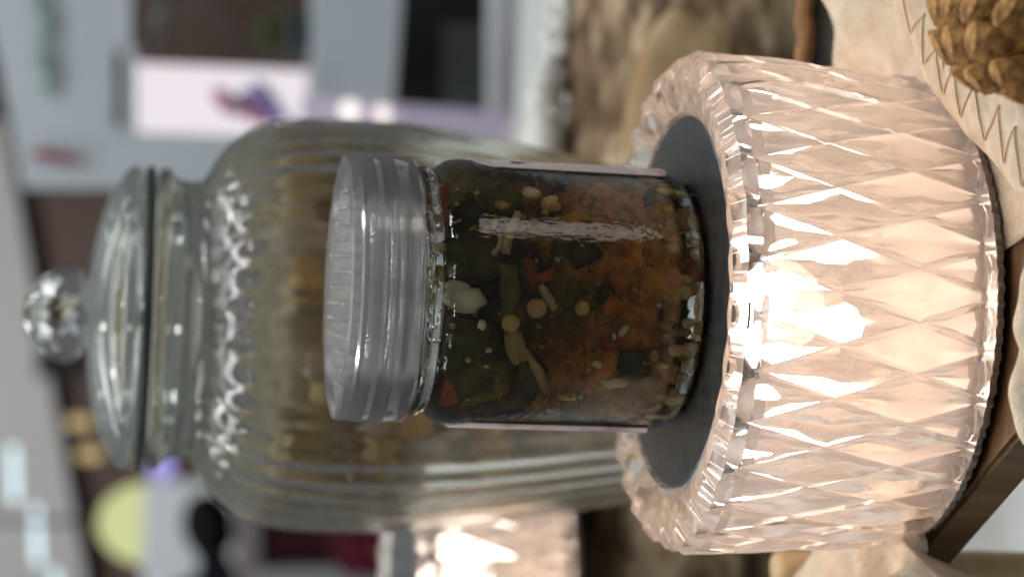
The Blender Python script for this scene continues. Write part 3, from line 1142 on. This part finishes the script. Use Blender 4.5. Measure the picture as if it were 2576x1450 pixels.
seg = 352
ztop = vz(640)
v1, f1 = revolve(prof, seg, cap=False, rfun=ribs)
cav = list(prof_in)
v2, f2 = revolve(cav, seg, cap=False)
n1 = len(v1)
fs = f1 + [tuple(i + n1 for i in f) for f in f2]
lastin = n1 + (len(cav) - 1) * seg
for k in range(seg):
    k2 = (k + 1) % seg
    fs.append((k, k2, lastin + k2, lastin + k))
me = fix(mesh('big_glass_body', v1 + v2, fs), True)
me.materials.append(M_big)
me.materials.append(M_fog)
zc_ = ztop - TABLE_Z
for p in me.polygons:                       # breath of condensation on the inside, above the brine
    c = p.center
    rin = bj_rin(c.z + TABLE_Z)
    if c.z > zc_ and math.hypot(c.x, c.y) < rin * 1.012:
        p.material_index = 1
obj('glass_body', me, None, big)
# lid: dome with a rim, hollow underneath
lp = [(0.0, vz(214)), (hr(60, 225), vz(216)), (hr(150, 225), vz(226)), (hr(230, 240), vz(240)), (hr(300, 262), vz(262)), (hr(345, 290), vz(290)), (hr(372, 312), vz(308)),
      (hr(381, 325), vz(322)), (hr(379, 335), vz(336)), (hr(366, 345), vz(346)), (hr(340, 345), vz(348)), (hr(318, 345), vz(346)),
      (hr(314, 372), vz(372)), (hr(296, 372), vz(374)), (hr(294, 340), vz(340)), (hr(312, 310), vz(306)), (hr(285, 280), vz(278)), (hr(218, 258), vz(254)), (hr(140, 246), vz(241)), (hr(60, 236), vz(233)), (0.0, vz(232))]
vs, fs = revolve([(r, z - TABLE_Z) for r, z in lp], 96, cap=False)
blid = obj('lid', fix(mesh('big_lid', vs, fs), True), M_lidglass, big)
kp = [(0.0, vz(57)), (hr(38, 60), vz(61)), (hr(72, 90), vz(80)), (hr(98, 110), vz(106)), (hr(118, 140), vz(140)), (hr(126, 170), vz(172)), (hr(116, 200), vz(200)),
      (hr(86, 215), vz(214)), (hr(72, 222), vz(222)), (0.0, vz(223))]


vs, fs = [], []
kn = 16
for i, (r, z) in enumerate(kp):
    for k in range(kn):
        t = 2 * PI * (k + 0.5 * (i % 2)) / kn
        vs.append((r * math.cos(t), r * math.sin(t), z - TABLE_Z))
for i in range(len(kp) - 1):
    for k in range(kn):
        k2 = (k + 1) % kn
        a, b = i * kn, (i + 1) * kn
        if i % 2 == 0:
            fs += [(a + k, a + k2, b + k), (a + k2, b + k2, b + k)]
        else:
            fs += [(a + k, a + k2, b + k2), (a + k, b + k2, b + k)]
obj('knob', fix(mesh('knob', vs, fs), False), M_big, blid)
vs, fs = [], []
for i in range(72):
    t = 2 * PI * i / 72
    for k in range(10):
        q = 2 * PI * k / 10
        rr = hr(360, 356) + 0.0030 * math.cos(q)
        vs.append((rr * math.cos(t), rr * math.sin(t), vz(365) - TABLE_Z + 0.0019 * math.sin(q)))
for i in range(72):
    for k in range(10):
        fs.append((i * 10 + k, ((i + 1) % 72) * 10 + k, ((i + 1) % 72) * 10 + (k + 1) % 10, i * 10 + (k + 1) % 10))
obj('seal', fix(mesh('seal', vs, fs), True), M_seal, big)

# its contents
cont = empty('pickled_fruit', (BJX, BJY, TABLE_Z + 0.012))
tag(cont, 'olive brown pickled pieces filling the large ribbed jar', 'pickle')
bz = TABLE_Z + 0.012


vs, fs = [], []
nz, nt_ = 40, 90
z_a, z_b = bz + 0.004, vz(668)
for i in range(nz + 1):
    z = z_a + (z_b - z_a) * i / nz
    for k in range(nt_):
        t = 2 * PI * k / nt_
        p = Vector((math.cos(t) * 3, math.sin(t) * 3, z * 45))
        r = (bj_rin(max(z, bz + .004)) - 0.0085) + 0.0045 * noise.noise(p) + 0.0022 * noise.noise(p * 2.7)
        vs.append((r * math.cos(t) * (0.8 if i == nz else 1), r * math.sin(t) * (0.8 if i == nz else 1), z - bz + 0.003 * noise.noise(p * 1.4)))
for i in range(nz):
    for k in range(nt_):
        k2 = (k + 1) % nt_
        fs.append((i * nt_ + k, i * nt_ + k2, (i + 1) * nt_ + k2, (i + 1) * nt_ + k))
fs.append(tuple(reversed(range(nt_))))
fs.append(tuple(nz * nt_ + k for k in range(nt_)))
obj('mash', fix(mesh('mash', vs, fs), True), M_mash, cont)
random.seed(14)
FB = [blob_mesh('fruit_%d' % i, i + 31, 2, 0.55, 1.5) for i in range(5)]
FMES = []
for me in FB:
    for mt in M_fruit:
        q = me.copy()
        q.materials.append(mt)
        FMES.append((q, mt))
placed = []
tries = 0
while len(placed) < 280 and tries < 14000:
    tries += 1
    z = random.uniform(max(bz + 0.03, vz(1750)), ztop - 0.016 + 0.008 * random.random())
    rr = bj_rin(z)
    s = random.uniform(0.0055, 0.0125)
    a = random.uniform(-PI - .4, 0.4)
    rad = (rr - s * 1.12) * (1 if random.random() < .7 else random.uniform(.3, .9))
    p = Vector((rad * math.cos(a), rad * math.sin(a), z - bz))
    if any((p - q).length < 0.62 * (s + t) for q, t in placed):
        continue
    placed.append((p, s))
    me, mt = random.choice(FMES)
    obj('fruit_piece', me, None, cont, loc=p, rot=(random.uniform(0, 6), random.uniform(0, 6), random.uniform(0, 6)), scale=(s, s * random.uniform(.6, .95), s * random.uniform(.7, 1.0)))

# ------------------------------------------------------------------ second crystal lamp on the log, left
p2 = pix(1385, 1475, 0.845)
crystal_lamp((p2.x, p2.y, p2.z), 'glowing crystal lamp on the bark log, cut off by the picture edge', R(1), LAMP_POWER * 0.7)

# ------------------------------------------------------------------ cloth, right and front
def grid_sheet(name, nx, ny, f, thick, mat, parent=None):
    vs, fs = [], []
    top = []
    for i in range(nx + 1):
        for j in range(ny + 1):
            vs.append(f(i / nx, j / ny))
    n0 = len(vs)
    vs += [(x, y, z - thick) for (x, y, z) in vs]
    w = ny + 1
    for i in range(nx):
        for j in range(ny):
            a = i * w + j
            fs.append((a, a + 1, a + w + 1, a + w))
            fs.append((n0 + a, n0 + a + w, n0 + a + w + 1, n0 + a + 1))
    for i in range(nx):
        for j in (0, ny):
            a, b = i * w + j, (i + 1) * w + j
            fs.append((a, b, n0 + b, n0 + a))
    for j in range(ny):
        for i in (0, nx):
            a, b = i * w + j, i * w + j + 1
            fs.append((a, b, n0 + b, n0 + a))
    return obj(name, fix(mesh(name, vs, fs), True), mat, parent)


def sst(a, b, x):
    t = max(0, min(1, (x - a) / (b - a)))
    return t * t * (3 - 2 * t)


def cloth_z(x, y):
    r = math.hypot(x, y)
    out = sst(0.062, 0.085, r)
    z = -0.0034
    z += out * (0.004 + 0.0075 * noise.noise(Vector((x * 26 + 3, y * 40, 1.3))) + 0.006 * noise.noise(Vector((x * 70 + y * 60, y * 25, 7))))
    z += out * 0.010 * sst(0.02, 0.05, y) * sst(0.03, 0.09, x)
    return max(z, -0.0034)


cl_o = (0.0, 0.0)


def cloth_right(u, v):
    # u across from under the lamp to the right, v front to back
    y = -0.135 + 0.185 * v
    x = 0.02 + 0.16 * u + 0.006 * math.sin(v * 9)
    return (x, y, cloth_z(x, y))


o = grid_sheet('linen_cloth', 70, 80, cloth_right, 0.0009, M_cloth)
tag(o, 'cream linen cloth spread beside the crystal lamp, under the pine cone', 'cloth')

# scalloped trim with zigzag stitching, running round the lamp's right front
trim = empty('stitched_trim', (0, 0, 0.0))
tag(trim, 'beige scalloped ribbon with zigzag tan stitching between lamp and pine cone', 'ribbon')
path_px = [(2235, -40), (2290, 60), (2335, 150), (2385, 235), (2440, 300), (2505, 365), (2560, 430), (2620, 500)]
path = [pix_z(x, y, 0.006) for x, y in path_px]


def path_at(s):
    f = s * (len(path) - 1)
    i = min(int(f), len(path) - 2)
    return path[i].lerp(path[i + 1], f - i), (path[i + 1] - path[i]).normalized()


def trim_f(u, v):
    p, t = path_at(u)
    sd = Vector((t.y, -t.x, 0)).normalized()          # towards the lamp / inner side
    if sd.dot(Vector((-p.x, -p.y, 0))) < 0:
        sd = -sd
    sc = 0.5 + 0.5 * abs(math.sin(u * 26))
    w = 0.020
    q = p - sd * (v * w * (0.80 + 0.2 * sc) - 0.004)
    z = 0.006 + 0.003 * math.sin(v * PI * 0.8) + 0.0008 * math.sin(u * 52) * v + 0.0012 * noise.noise(Vector((u * 5, v * 1.5, 4)))
    return (q.x, q.y, z + max(0, cloth_z(q.x, q.y)) * .5)


obj('ribbon', None, None, trim) if False else grid_sheet('ribbon', 120, 8, trim_f, 0.0008, M_cloth, trim)
nzz = 8
for k in range(nzz * 2):
    va, vb = (0.80, 0.20) if k % 2 == 0 else (0.20, 0.80)
    pts = [Vector(trim_f((k + f) / (nzz * 2), va + (vb - va) * f)) + Vector((0, 0, 0.0004)) for f in (0, .125, .25, .375, .5, .625, .75, .875, 1)]
    obj('stitch', tube_mesh('stitch', pts, [0.00021] * 9, 6), M_thread, trim)

# folded linen in front of the lamp
def front_roll(u, v):
    x = -0.030 + 0.066 * u
    a = PI * 1.15 * v - 0.2
    lump = 0.0066 + 0.0016 * abs(math.sin(u * 7.3 + .6)) + 0.0018 * noise.noise(Vector((u * 7, v * 2, 5))) - 0.0016 * u
    lump *= 0.35 + 0.65 * max(0, math.sin(PI * min(1, max(0, u)))) ** .35
    yy = -0.0905 + 0.004 * math.sin(u * 5 + 1) + 0.006 * (u - .5)
    return (x, yy + 1.15 * lump * math.cos(a), -0.0034 + lump * 1.75 * max(0, math.sin(a)))


o = grid_sheet('folded_linen', 60, 18, front_roll, 0.0008, M_cloth)
tag(o, 'rolled fold of cream linen lying in front of the crystal lamp', 'cloth')

# linen hanging off the board on the left
def left_cloth(u, v):
    # u along the board edge from back to front, v from the top down
    e = p_back.lerp(Vector((a1.x, a1.y, 0)), 0.10 + 0.83 * u)
    base = Vector((e.x, e.y, 0))
    outw = Vector((dirv.y, -dirv.x, 0)).normalized()
    if outw.x > 0:
        outw = -outw
    fold = 0.0075 * math.sin(u * 19 + v * 1.5) + 0.004 * math.sin(u * 43 + 2)
    if v < 0.35:
        s = v / 0.35
        p = base + outw * (-0.026 * (1 - s) + 0.004 * s)
        z = 0.003 + 0.0045 * noise.noise(Vector((u * 6, v * 5, 2))) + fold * 0.5 * s
    else:
        s = (v - 0.35) / 0.65
        p = base + outw * (0.004 + 0.020 * s ** 0.7 + fold * (0.5 + s))
        z = 0.002 - 0.050 * s
    return (p.x, p.y, z)


o = grid_sheet('draped_linen', 60, 30, left_cloth, 0.0009, M_cloth)
tag(o, 'grey beige linen cloth hanging in folds off the board, left of the lamp', 'cloth')

# pale wood stubs between the log and the left cloth
for i, (x, y, hh, ww, lb) in enumerate([(2050, 1428, 0.026, 0.0060, 'cream wooden stub nearest the bark log, behind the hanging linen'),
                                        (2098, 1440, 0.020, 0.0050, 'shorter cream wooden stub beside the hanging linen')]):
    p = pix(x, y, 0.575)
    h0 = p.z + hh * .5 - TABLE_Z
    vs, fs = revolve([(0.0, 0), (ww, 0), (ww * 1.05, h0 * .4), (ww * .95, h0 * .8), (ww * .9, h0 - .002), (ww * .7, h0), (0, h0)], 14, cap=False)
    tag(obj('wood_stub', fix(mesh('wood_stub', vs, fs), True), M_wood_chip, loc=(p.x, p.y, TABLE_Z)), lb, 'wood', 'pale wood stubs')

# stick lying along the board's back edge
sp = [pix(2024 + 5 * math.sin(i * 1.9), -40 + 34 * i, 0.567) for i in range(8)]
tag(obj('wood_stick', tube_mesh('wood_stick', sp, [0.0024, 0.0030, 0.0026, 0.0032, 0.0026, 0.0030, 0.0026, 0.0018], 10), M_stick),
    'orange brown stick between the bark log and the cream linen', 'stick')

# ------------------------------------------------------------------ pine cone
pc = pix(2575, -8, 0.393)
cone = empty('pine_cone', (pc.x, pc.y, -0.0030))
tag(cone, 'open brown pine cone lit golden, in the corner beside the crystal lamp', 'pine cone')
core = blob_mesh('cone_core', 3, 3, 0.05, 1.0)
core.transform(Matrix.Diagonal((0.011, 0.013, 0.011, 1)))
obj('core', core, M_conecore, cone, loc=(0, 0, 0.0205))
sv = []
SW = 0.0078
# scale: a thick woody tongue with an up-turned lip, +Y outward, +Z away from the stalk
for (y, w, z, th) in [(0.0, 0.0028, 0.0, 0.0014), (0.006, 0.0048, 0.0005, 0.0014), (0.011, 0.0066, 0.0018, 0.0018), (0.0145, 0.0060, 0.0040, 0.0024), (0.0155, 0.0034, 0.0056, 0.0018)]:
    sv += [(-w, y, z + 0.0008), (0, y + .0006, z + th * .6), (w, y, z + 0.0008), (w, y, z - th * .6), (0, y, z - th), (-w, y, z - th * .6)]
sf = []
for i in range(4):
    for k in range(6):
        sf.append((i * 6 + k, i * 6 + (k + 1) % 6, (i + 1) * 6 + (k + 1) % 6, (i + 1) * 6 + k))
sf.append((5, 4, 3, 2, 1, 0))
sf.append((24, 25, 26, 27, 28, 29))
ME_scale = fix(mesh('scale', sv, sf), False)
axis = Vector((0.55, 0.75, 0.18)).normalized()
ref = axis.orthogonal().normalized()
ref2 = axis.cross(ref)
NS = 90
for k in range(NS):
    f = (k + .5) / NS
    ax = -0.020 + 0.040 * f
    th = k * 2.39996
    rr = 0.0110 * math.sqrt(max(0.05, 1 - (ax / 0.026) ** 2))
    out = ref * math.cos(th) + ref2 * math.sin(th)
    tilt = -0.05 + 0.80 * f + 0.13 * math.sin(k * 3.3)
    yv = (out * math.cos(tilt) + axis * math.sin(tilt)).normalized()
    zv = (axis * math.cos(tilt) - out * math.sin(tilt)).normalized()
    xv = yv.cross(zv)
    s = 0.50 + 0.20 * math.sin(PI * min(1, f + .12)) + 0.09 * math.sin(k * 7.7)
    o = obj('scale', ME_scale, M_cone, cone)
    mm = Matrix((xv, yv, zv)).transposed().to_4x4() @ Matrix.Diagonal((s, s, s, 1))
    mm.translation = out * rr + axis * ax + Vector((0, 0, 0.0205))
    o.matrix_local = mm

# ------------------------------------------------------------------ background, right: white shelf wall
DW = 2.3
unit = empty('shelf_wall', pix(700, 300, DW))
tag(unit, 'pale blue grey shelf wall with open bays at upper right', 'shelf')


def part(name, pxs, D, t, mat):
    o = pprism(name, pxs, D, t, mat)
    o.parent = unit
    o.matrix_parent_inverse = Matrix.Translation(-unit.location)
    return o


part('panel', [(-60, -60), (-42, 0), (0, 162), (57, 472), (288, 472), (288, 330), (330, 330), (330, 318), (288, 318), (288, -60)], DW, 0.05, M_white)
part('panel', [(288, -60), (330, -60), (330, 120), (292, 130), (288, 120)], DW, 0.05, M_white)
part('panel', [(312, 120), (345, 120), (345, 330), (312, 330)], DW, 0.05, M_white)
part('panel', [(288, 330), (700, 345), (700, 472), (288, 472)], DW, 0.05, M_white)
part('shelf_board', [(800, -60), (1015, -60), (990, 272), (790, 262)], DW, 0.10, M_white)
part('back_board', [(330, -60), (800, -60), (800, 175), (345, 158)], DW + 0.25, 0.02, M_brown2)
part('back_board', [(1000, -60), (1260, -60), (1260, 270), (980, 270)], DW + 0.25, 0.02, M_black)
part('back_board', [(1120, 60), (1260, 60), (1260, 275), (1120, 275)], DW + 0.22, 0.02, M_darkgrey)
part('shelf_board', [(1245, -60), (1420, -60), (1420, 292), (1245, 278)], DW - 0.2, 0.05, M_grey)
part('slit_back', [(285, 110), (316, 110), (316, 330), (285, 330)], DW + 0.10, 0.02, M_brown2)
tag(pprism('lit_counter_pane', [(345, 158), (805, 178), (840, 250), (842, 360), (345, 345)], DW + 0.12, 0.02, M_litpane),  # glowing pane put in for the lit counter in the opening
    'bright white pane added for the lit opening behind the pink flowers', 'pane')
tag(pprism('lilac_column', [(770, 238), (1010, 262), (1370, 292), (1372, 470), (770, 470)], DW - 0.35, 0.06, M_lilac),
    'glossy pale lilac column rising along the right of the ribbed jar', 'column')
tag(pprism('pink_highlight', [(1285, 315), (1335, 300), (1352, 330), (1345, 372), (1300, 372), (1275, 350)], DW - 0.42, 0.01, M_pinkbokeh),  # pink patch standing in for an out-of-focus highlight
    'pale pink hexagonal highlight patch low on the lilac column', 'patch')
for (x, y, r, lb) in [(880, 278, 16, 'brighter upper glowing spot on the lilac column'), (962, 286, 13, 'fainter lower glowing spot on the lilac column')]:
    p = pix(x, y, DW - 0.38)  # small emissive spots put in for the bright points on the column
    me = blob_mesh('column_glow', 60, 2, 0, 1)
    me.transform(Matrix.Diagonal((0.010 * r / 16, 0.008, 0.010 * r / 16, 1)))
    tag(obj('column_glow', me, M_colglow, loc=p), lb, 'light', 'glowing column spots')

# garland and flower mark on the white panel
PET = blob_mesh('leaf_blob', 61, 2, 0.25, 1)
gar = empty('leaf_garland', pix(105, 120, DW - .02))
tag(gar, 'sage green leaf garland hanging on the pale panel', 'garland')
for (x, y, rx, ry) in [(105, -10, 34, 30), (118, 50, 30, 32), (112, 95, 32, 30), (108, 145, 34, 30), (118, 170, 26, 22), (122, 222, 26, 26), (124, 195, 14, 26), (95, 20, 20, 20)]:
    p = pix(x, y, DW - 0.015)
    k = DW / F_PX
    o = obj('leaf', PET, M_green, gar, loc=p - gar.location, scale=(ry * k * .62, 0.006, rx * k * .62))
mk = empty('red_flower', pix(115, 390, DW - .02))
tag(mk, 'wine red flower spray fixed on the pale panel, above the ribbed jar', 'flower')
for (x, y, rx, ry, mt) in [(112, 388, 32, 14, M_wine), (155, 396, 34, 13, M_wine), (190, 402, 26, 8, M_wine)]:
    p = pix(x, y, DW - 0.015)
    me = PET.copy()
    me.materials.clear()
    k = DW / F_PX
    obj('petal', me, mt, mk, loc=p - mk.location, scale=(ry * k, 0.006, rx * k))
# flowers in front of the glowing pane
orch = empty('pink_flowers', pix(600, 250, DW - .03))
tag(orch, 'pink and violet flower stem in front of the bright opening', 'flower')
random.seed(9)
for (x, y, r, mt) in [(555, 240, 22, M_pink), (575, 262, 22, M_pink), (602, 270, 22, M_pink), (640, 285, 22, M_pink), (618, 240, 18, M_purple), (655, 225, 24, M_purple),
                      (680, 258, 26, M_purple), (645, 255, 20, M_purple), (700, 290, 22, M_purple), (670, 300, 18, M_pink)]:
    p = pix(x, y, DW + random.uniform(-.05, 0.03))
    me = PET.copy()
    me.materials.clear()
    k = DW / F_PX
    obj('blossom', me, mt, orch, loc=p - orch.location, scale=(r * k * 1.05, 0.012, r * k * .95), rot=(random.uniform(-.4, .4), random.uniform(-.5, .5), 0))
obj('stem', tube_mesh('flower_stem', [pix(540, 235, DW) - orch.location, pix(640, 265, DW) - orch.location, pix(760, 320, DW) - orch.location], [.003] * 3, 6), M_green, orch)
# plant in a teal pot in the brown bay
pl = empty('potted_plant', pix(800, 90, DW + .1))
tag(pl, 'small plant in a dark teal pot in the brown bay', 'plant')
pr = []
k = DW / F_PX
zt = pix(735, 90, DW + .1).z - pl.location.z
zb2 = pix(832, 90, DW + .1).z - pl.location.z
vs, fs = revolve([(0, zb2), (40 * k, zb2), (56 * k, zt), (60 * k, zt), (60 * k, zt + .006), (50 * k, zt + .006), (0, zt)], 24, cap=False)
obj('pot', fix(mesh('pot', vs, fs), True), M_teal, pl)
random.seed(10)
vs, fs = [], []
for i in range(260):
    p = Vector((random.gauss(0, 28 * k), random.gauss(0, 20 * k), zt + abs(random.gauss(0, 46 * k))))
    d = Vector((random.uniform(-1, 1), random.uniform(-1, 1), random.uniform(-.4, 1))).normalized()
    s = d.orthogonal().normalized()
    b0 = len(vs)
    vs += [p, p + d * 9 * k + s * 5 * k, p + d * 20 * k, p + d * 9 * k - s * 5 * k]
    fs.append((b0, b0 + 1, b0 + 2, b0 + 3))
o = obj('foliage', mesh('foliage', vs, fs), M_green2, pl)
# slanting pale rail in the brown bay
rail = tube_mesh('rail', [pix(365, 118, DW + .12), pix(445, -40, DW + .12)], [.008, .008], 8)
tag(obj('slanting_rail', rail, M_metal), 'dull slanting rail inside the brown bay', 'rail')

# ------------------------------------------------------------------ background, left
DL = 6.4
KL = DL / F_PX
structure(pprism('far_wall', [(358, 1212), (640, 1205), (640, 1800), (352, 1800)], 9.4, 0.05, M_grey))
tubes = [((35, 1190), 78, 'ceiling tube light, farther from the picture corner', 9), ((92, 1345), 82, 'ceiling tube light nearest the picture corner', 9),
         ((140, 1475), 50, 'ceiling tube light cut off by the picture edge', 9)]
for (c, half, lb, rr) in tubes:
    t = empty('tube_light', pix(c[0], c[1], DL))
    tag(t, lb, 'light', 'ceiling tube lights')
    A_ = pix(c[0] - 3, c[1] - half + rr, DL - .05) - t.location
    B_ = pix(c[0] + 3, c[1] + half - rr, DL - .05) - t.location
    obj('tube', tube_mesh('tube', [A_.lerp(B_, f) for f in (0, .02, .5, .98, 1)], [rr * KL * .7, rr * KL, rr * KL, rr * KL, rr * KL * .7], 14), M_tube, t)
    hv, hf = box((A_.x + B_.x) / 2, 0.06, (A_.z + B_.z) / 2, abs(B_.x - A_.x) * .9, 0.05, rr * KL * 0.8)
    obj('housing', mesh('housing', hv, hf), M_ceil, t)
for (x, y, lb) in [(198, 1062, 'warm spot lamp on the brown wall, nearer the jar lid'), (224, 1142, 'warm spot lamp on the brown wall, nearer the dome lamp'),
                   (332, 1150, 'small warm spot lamp beside the violet bulb')]:
    s = 1.0 if x < 300 else .45
    t = empty('spot_lamp', pix(x, y, DL))
    tag(t, lb, 'lamp', 'warm spot lamps')
    me = blob_mesh('glow', 62, 2, 0, 1)
    me.transform(Matrix.Diagonal((17 * KL * s, 0.03, 33 * KL * s, 1)))
    obj('glow', me, M_spot, t)
    me = tube_mesh('bracket', [(0, 0.03, 0), (0, 0.3, 0)], [.02, .02], 8)
    obj('bracket', me, M_metal, t)
# dome pendant
t = empty('dome_lamp', pix(358, 1315, DL - .1))
tag(t, 'yellow green glowing dome lamp hanging by the brown wall', 'lamp')
hh = 108 * KL
ww = 100 * KL
vs, fs = revolve([(0, hh), (ww * .25, hh * .97), (ww * .55, hh * .82), (ww * .8, hh * .55), (ww * .95, hh * .22), (ww, 0), (ww * .96, 0), (ww * .75, hh * .5), (ww * .5, hh * .76), (0, hh * .9)], 32, cap=False)
obj('shade', fix(mesh('shade', vs, fs), True), M_shade, t)
obj('cord', tube_mesh('cord', [(0, 0, hh), (0, 0, hh + .5)], [.008, .008], 6), M_black, t)
# violet bulb
t = empty('violet_bulb', pix(408, 1176, DL - .3))
tag(t, 'round violet bulb glowing beside the jar neck', 'light')
me = blob_mesh('bulb', 63, 2, 0, 1)
me.transform(Matrix.Diagonal((30 * KL, 30 * KL, 30 * KL, 1)))
obj('bulb', me, M_violet, t)
obj('socket', tube_mesh('socket', [(0, 0, -34 * KL), (0, 0, -24 * KL)], [16 * KL, 14 * KL], 10), M_black, t)
tag(pprism('wall_speaker', [(92, 872), (222, 872), (222, 948), (92, 948)], DL, 0.2, M_black), 'black box on the brown wall beside the lid knob', 'speaker')
# counter with dark red front
ctr = empty('red_counter', pix(1000, 1400, 4.55))
tag(ctr, 'counter with pale top and dark wine red front at the lower left', 'counter')
for (nm, pxs, dd, th, mt) in [('counter_top', [(596, 1262), (652, 1262), (652, 1800), (596, 1800)], 4.55, 0.06, M_palepink),
                              ('front_panel', [(652, 1240), (1120, 1240), (1120, 1800), (652, 1800)], 4.6, 0.04, M_wine2),
                              ('kick_rail', [(640, 1432), (1010, 1424), (1010, 1800), (640, 1800)], 4.5, 0.04, M_grey)]:
    o = pprism(nm, pxs, dd, th, mt)
    o.parent = ctr
    o.matrix_parent_inverse = Matrix.Translation(-ctr.location)
vs = []
fs = []
for i in range(13):
    f = i / 12
    x = 812 + 40 * f
    a = pix(800 + 10 * f + 120 * 0, 1330 + 0 * f, 4.45)
for i in range(17):
    f = i / 16
    w = 0.03 * math.sin(f * 22)
    pt = pix(815 + 150 * f, 1318 + 30 * math.sin(f * 3), 4.45)
    pb = pix(860 + 170 * f, 1440, 4.45)
    vs += [pt + Vector((0, w, 0)), pb + Vector((0, w * 1.3, 0))]
for i in range(16):
    fs.append((i * 2, i * 2 + 2, i * 2 + 3, i * 2 + 1))
o = obj('red_drape', mesh('red_drape', vs, fs, True), M_winered)
sm = o.modifiers.new('solid', 'SOLIDIFY')
sm.thickness = 0.02
tag(o, 'crimson cloth hung over the dark red counter front', 'cloth')

# ------------------------------------------------------------------ person behind the counter (head and shoulders show)
hp = pix(526, 1336, 7.8)          # head centre
prot = Matrix.Rotation(R(205), 4, 'Z') @ Matrix.Rotation(R(-80), 4, 'Y')
person = empty('person', hp - prot @ Vector((0, -.05, 0.75)))
tag(person, 'person with black hair in black clothes behind the red counter', 'person')
HZ = 0.75
pv = [(0, 0, 0), (0, 0.01, .18), (0, 0, .38), (0, -.01, .52), (0, -.03, .60), (0, -.05, .70), (0, -.05, .80), (0, -.04, .845),
      (-.17, 0, .49), (-.23, -.03, .27), (-.19, -.20, .14), (-.14, -.28, .13),
      (.17, 0, .49), (.23, -.03, .27), (.19, -.20, .14), (.14, -.28, .13),
      (-.10, -.02, -.06), (-.12, -.38, -.05), (-.12, -.40, -.45), (-.12, -.52, -.50),
      (.10, -.02, -.06), (.12, -.38, -.05), (.12, -.40, -.45), (.12, -.52, -.50)]
pe = [(0, 1), (1, 2), (2, 3), (3, 4), (4, 5), (5, 6), (6, 7), (3, 8), (8, 9), (9, 10), (10, 11), (3, 12), (12, 13), (13, 14), (14, 15),
      (0, 16), (16, 17), (17, 18), (18, 19), (0, 20), (20, 21), (21, 22), (22, 23)]
pr_ = [.14, .13, .14, .10, .055, .075, .085, .06, .065, .05, .04, .03, .065, .05, .04, .03, .09, .075, .05, .035, .09, .075, .05, .035]
me = bpy.data.meshes.new('body')
me.from_pydata(pv, pe, [])
body = obj('body', me, M_shirt, person)
body.modifiers.new('skin', 'SKIN')
for i, r_ in enumerate(pr_):
    me.skin_vertices[0].data[i].radius = (r_, r_ * .8 if i < 4 else r_)
me.skin_vertices[0].data[0].use_root = True
sb = body.modifiers.new('sub', 'SUBSURF')
sb.levels = sb.render_levels = 2
# head: shaped face with nose, eyes, mouth; hair cap covers crown and back
fm = blob_mesh('face', 70, 3, 0, 1)
for v in fm.vertices:
    x, y, z = v.co
    w = 0.074 * (1 - .12 * max(0, -z))
    v.co = (x * w, y * 0.092, z * 0.112)
    if y < 0:
        nose = math.exp(-((x / .16) ** 2 + ((z + .12) / .22) ** 2))
        v.co.y -= 0.016 * nose
        for s in (-1, 1):
            v.co.y += 0.010 * math.exp(-(((x - s * .36) / .16) ** 2 + ((z - .08) / .12) ** 2))
        v.co.y -= 0.005 * math.exp(-((x / .25) ** 2 + ((z + .5) / .08) ** 2))
hd = obj('face', fm, M_skin, person, loc=(0, -.05, HZ + .005))
hm = blob_mesh('hair', 71, 3, 0.06, 2)
for v in hm.vertices:
    x, y, z = v.co
    front = sst(-0.2, -0.8, y)
    v.co = (x * 0.104, 0.016 + y * (0.122 - .02 * front), z * 0.132 + 0.012)
    if y < -0.25 and z < 0.35:
        v.co.y = max(v.co.y, -0.030)
obj('hair', hm, M_hair, person, loc=(0, -.05, HZ + .01))
person.rotation_euler = (0, R(-80), R(205))
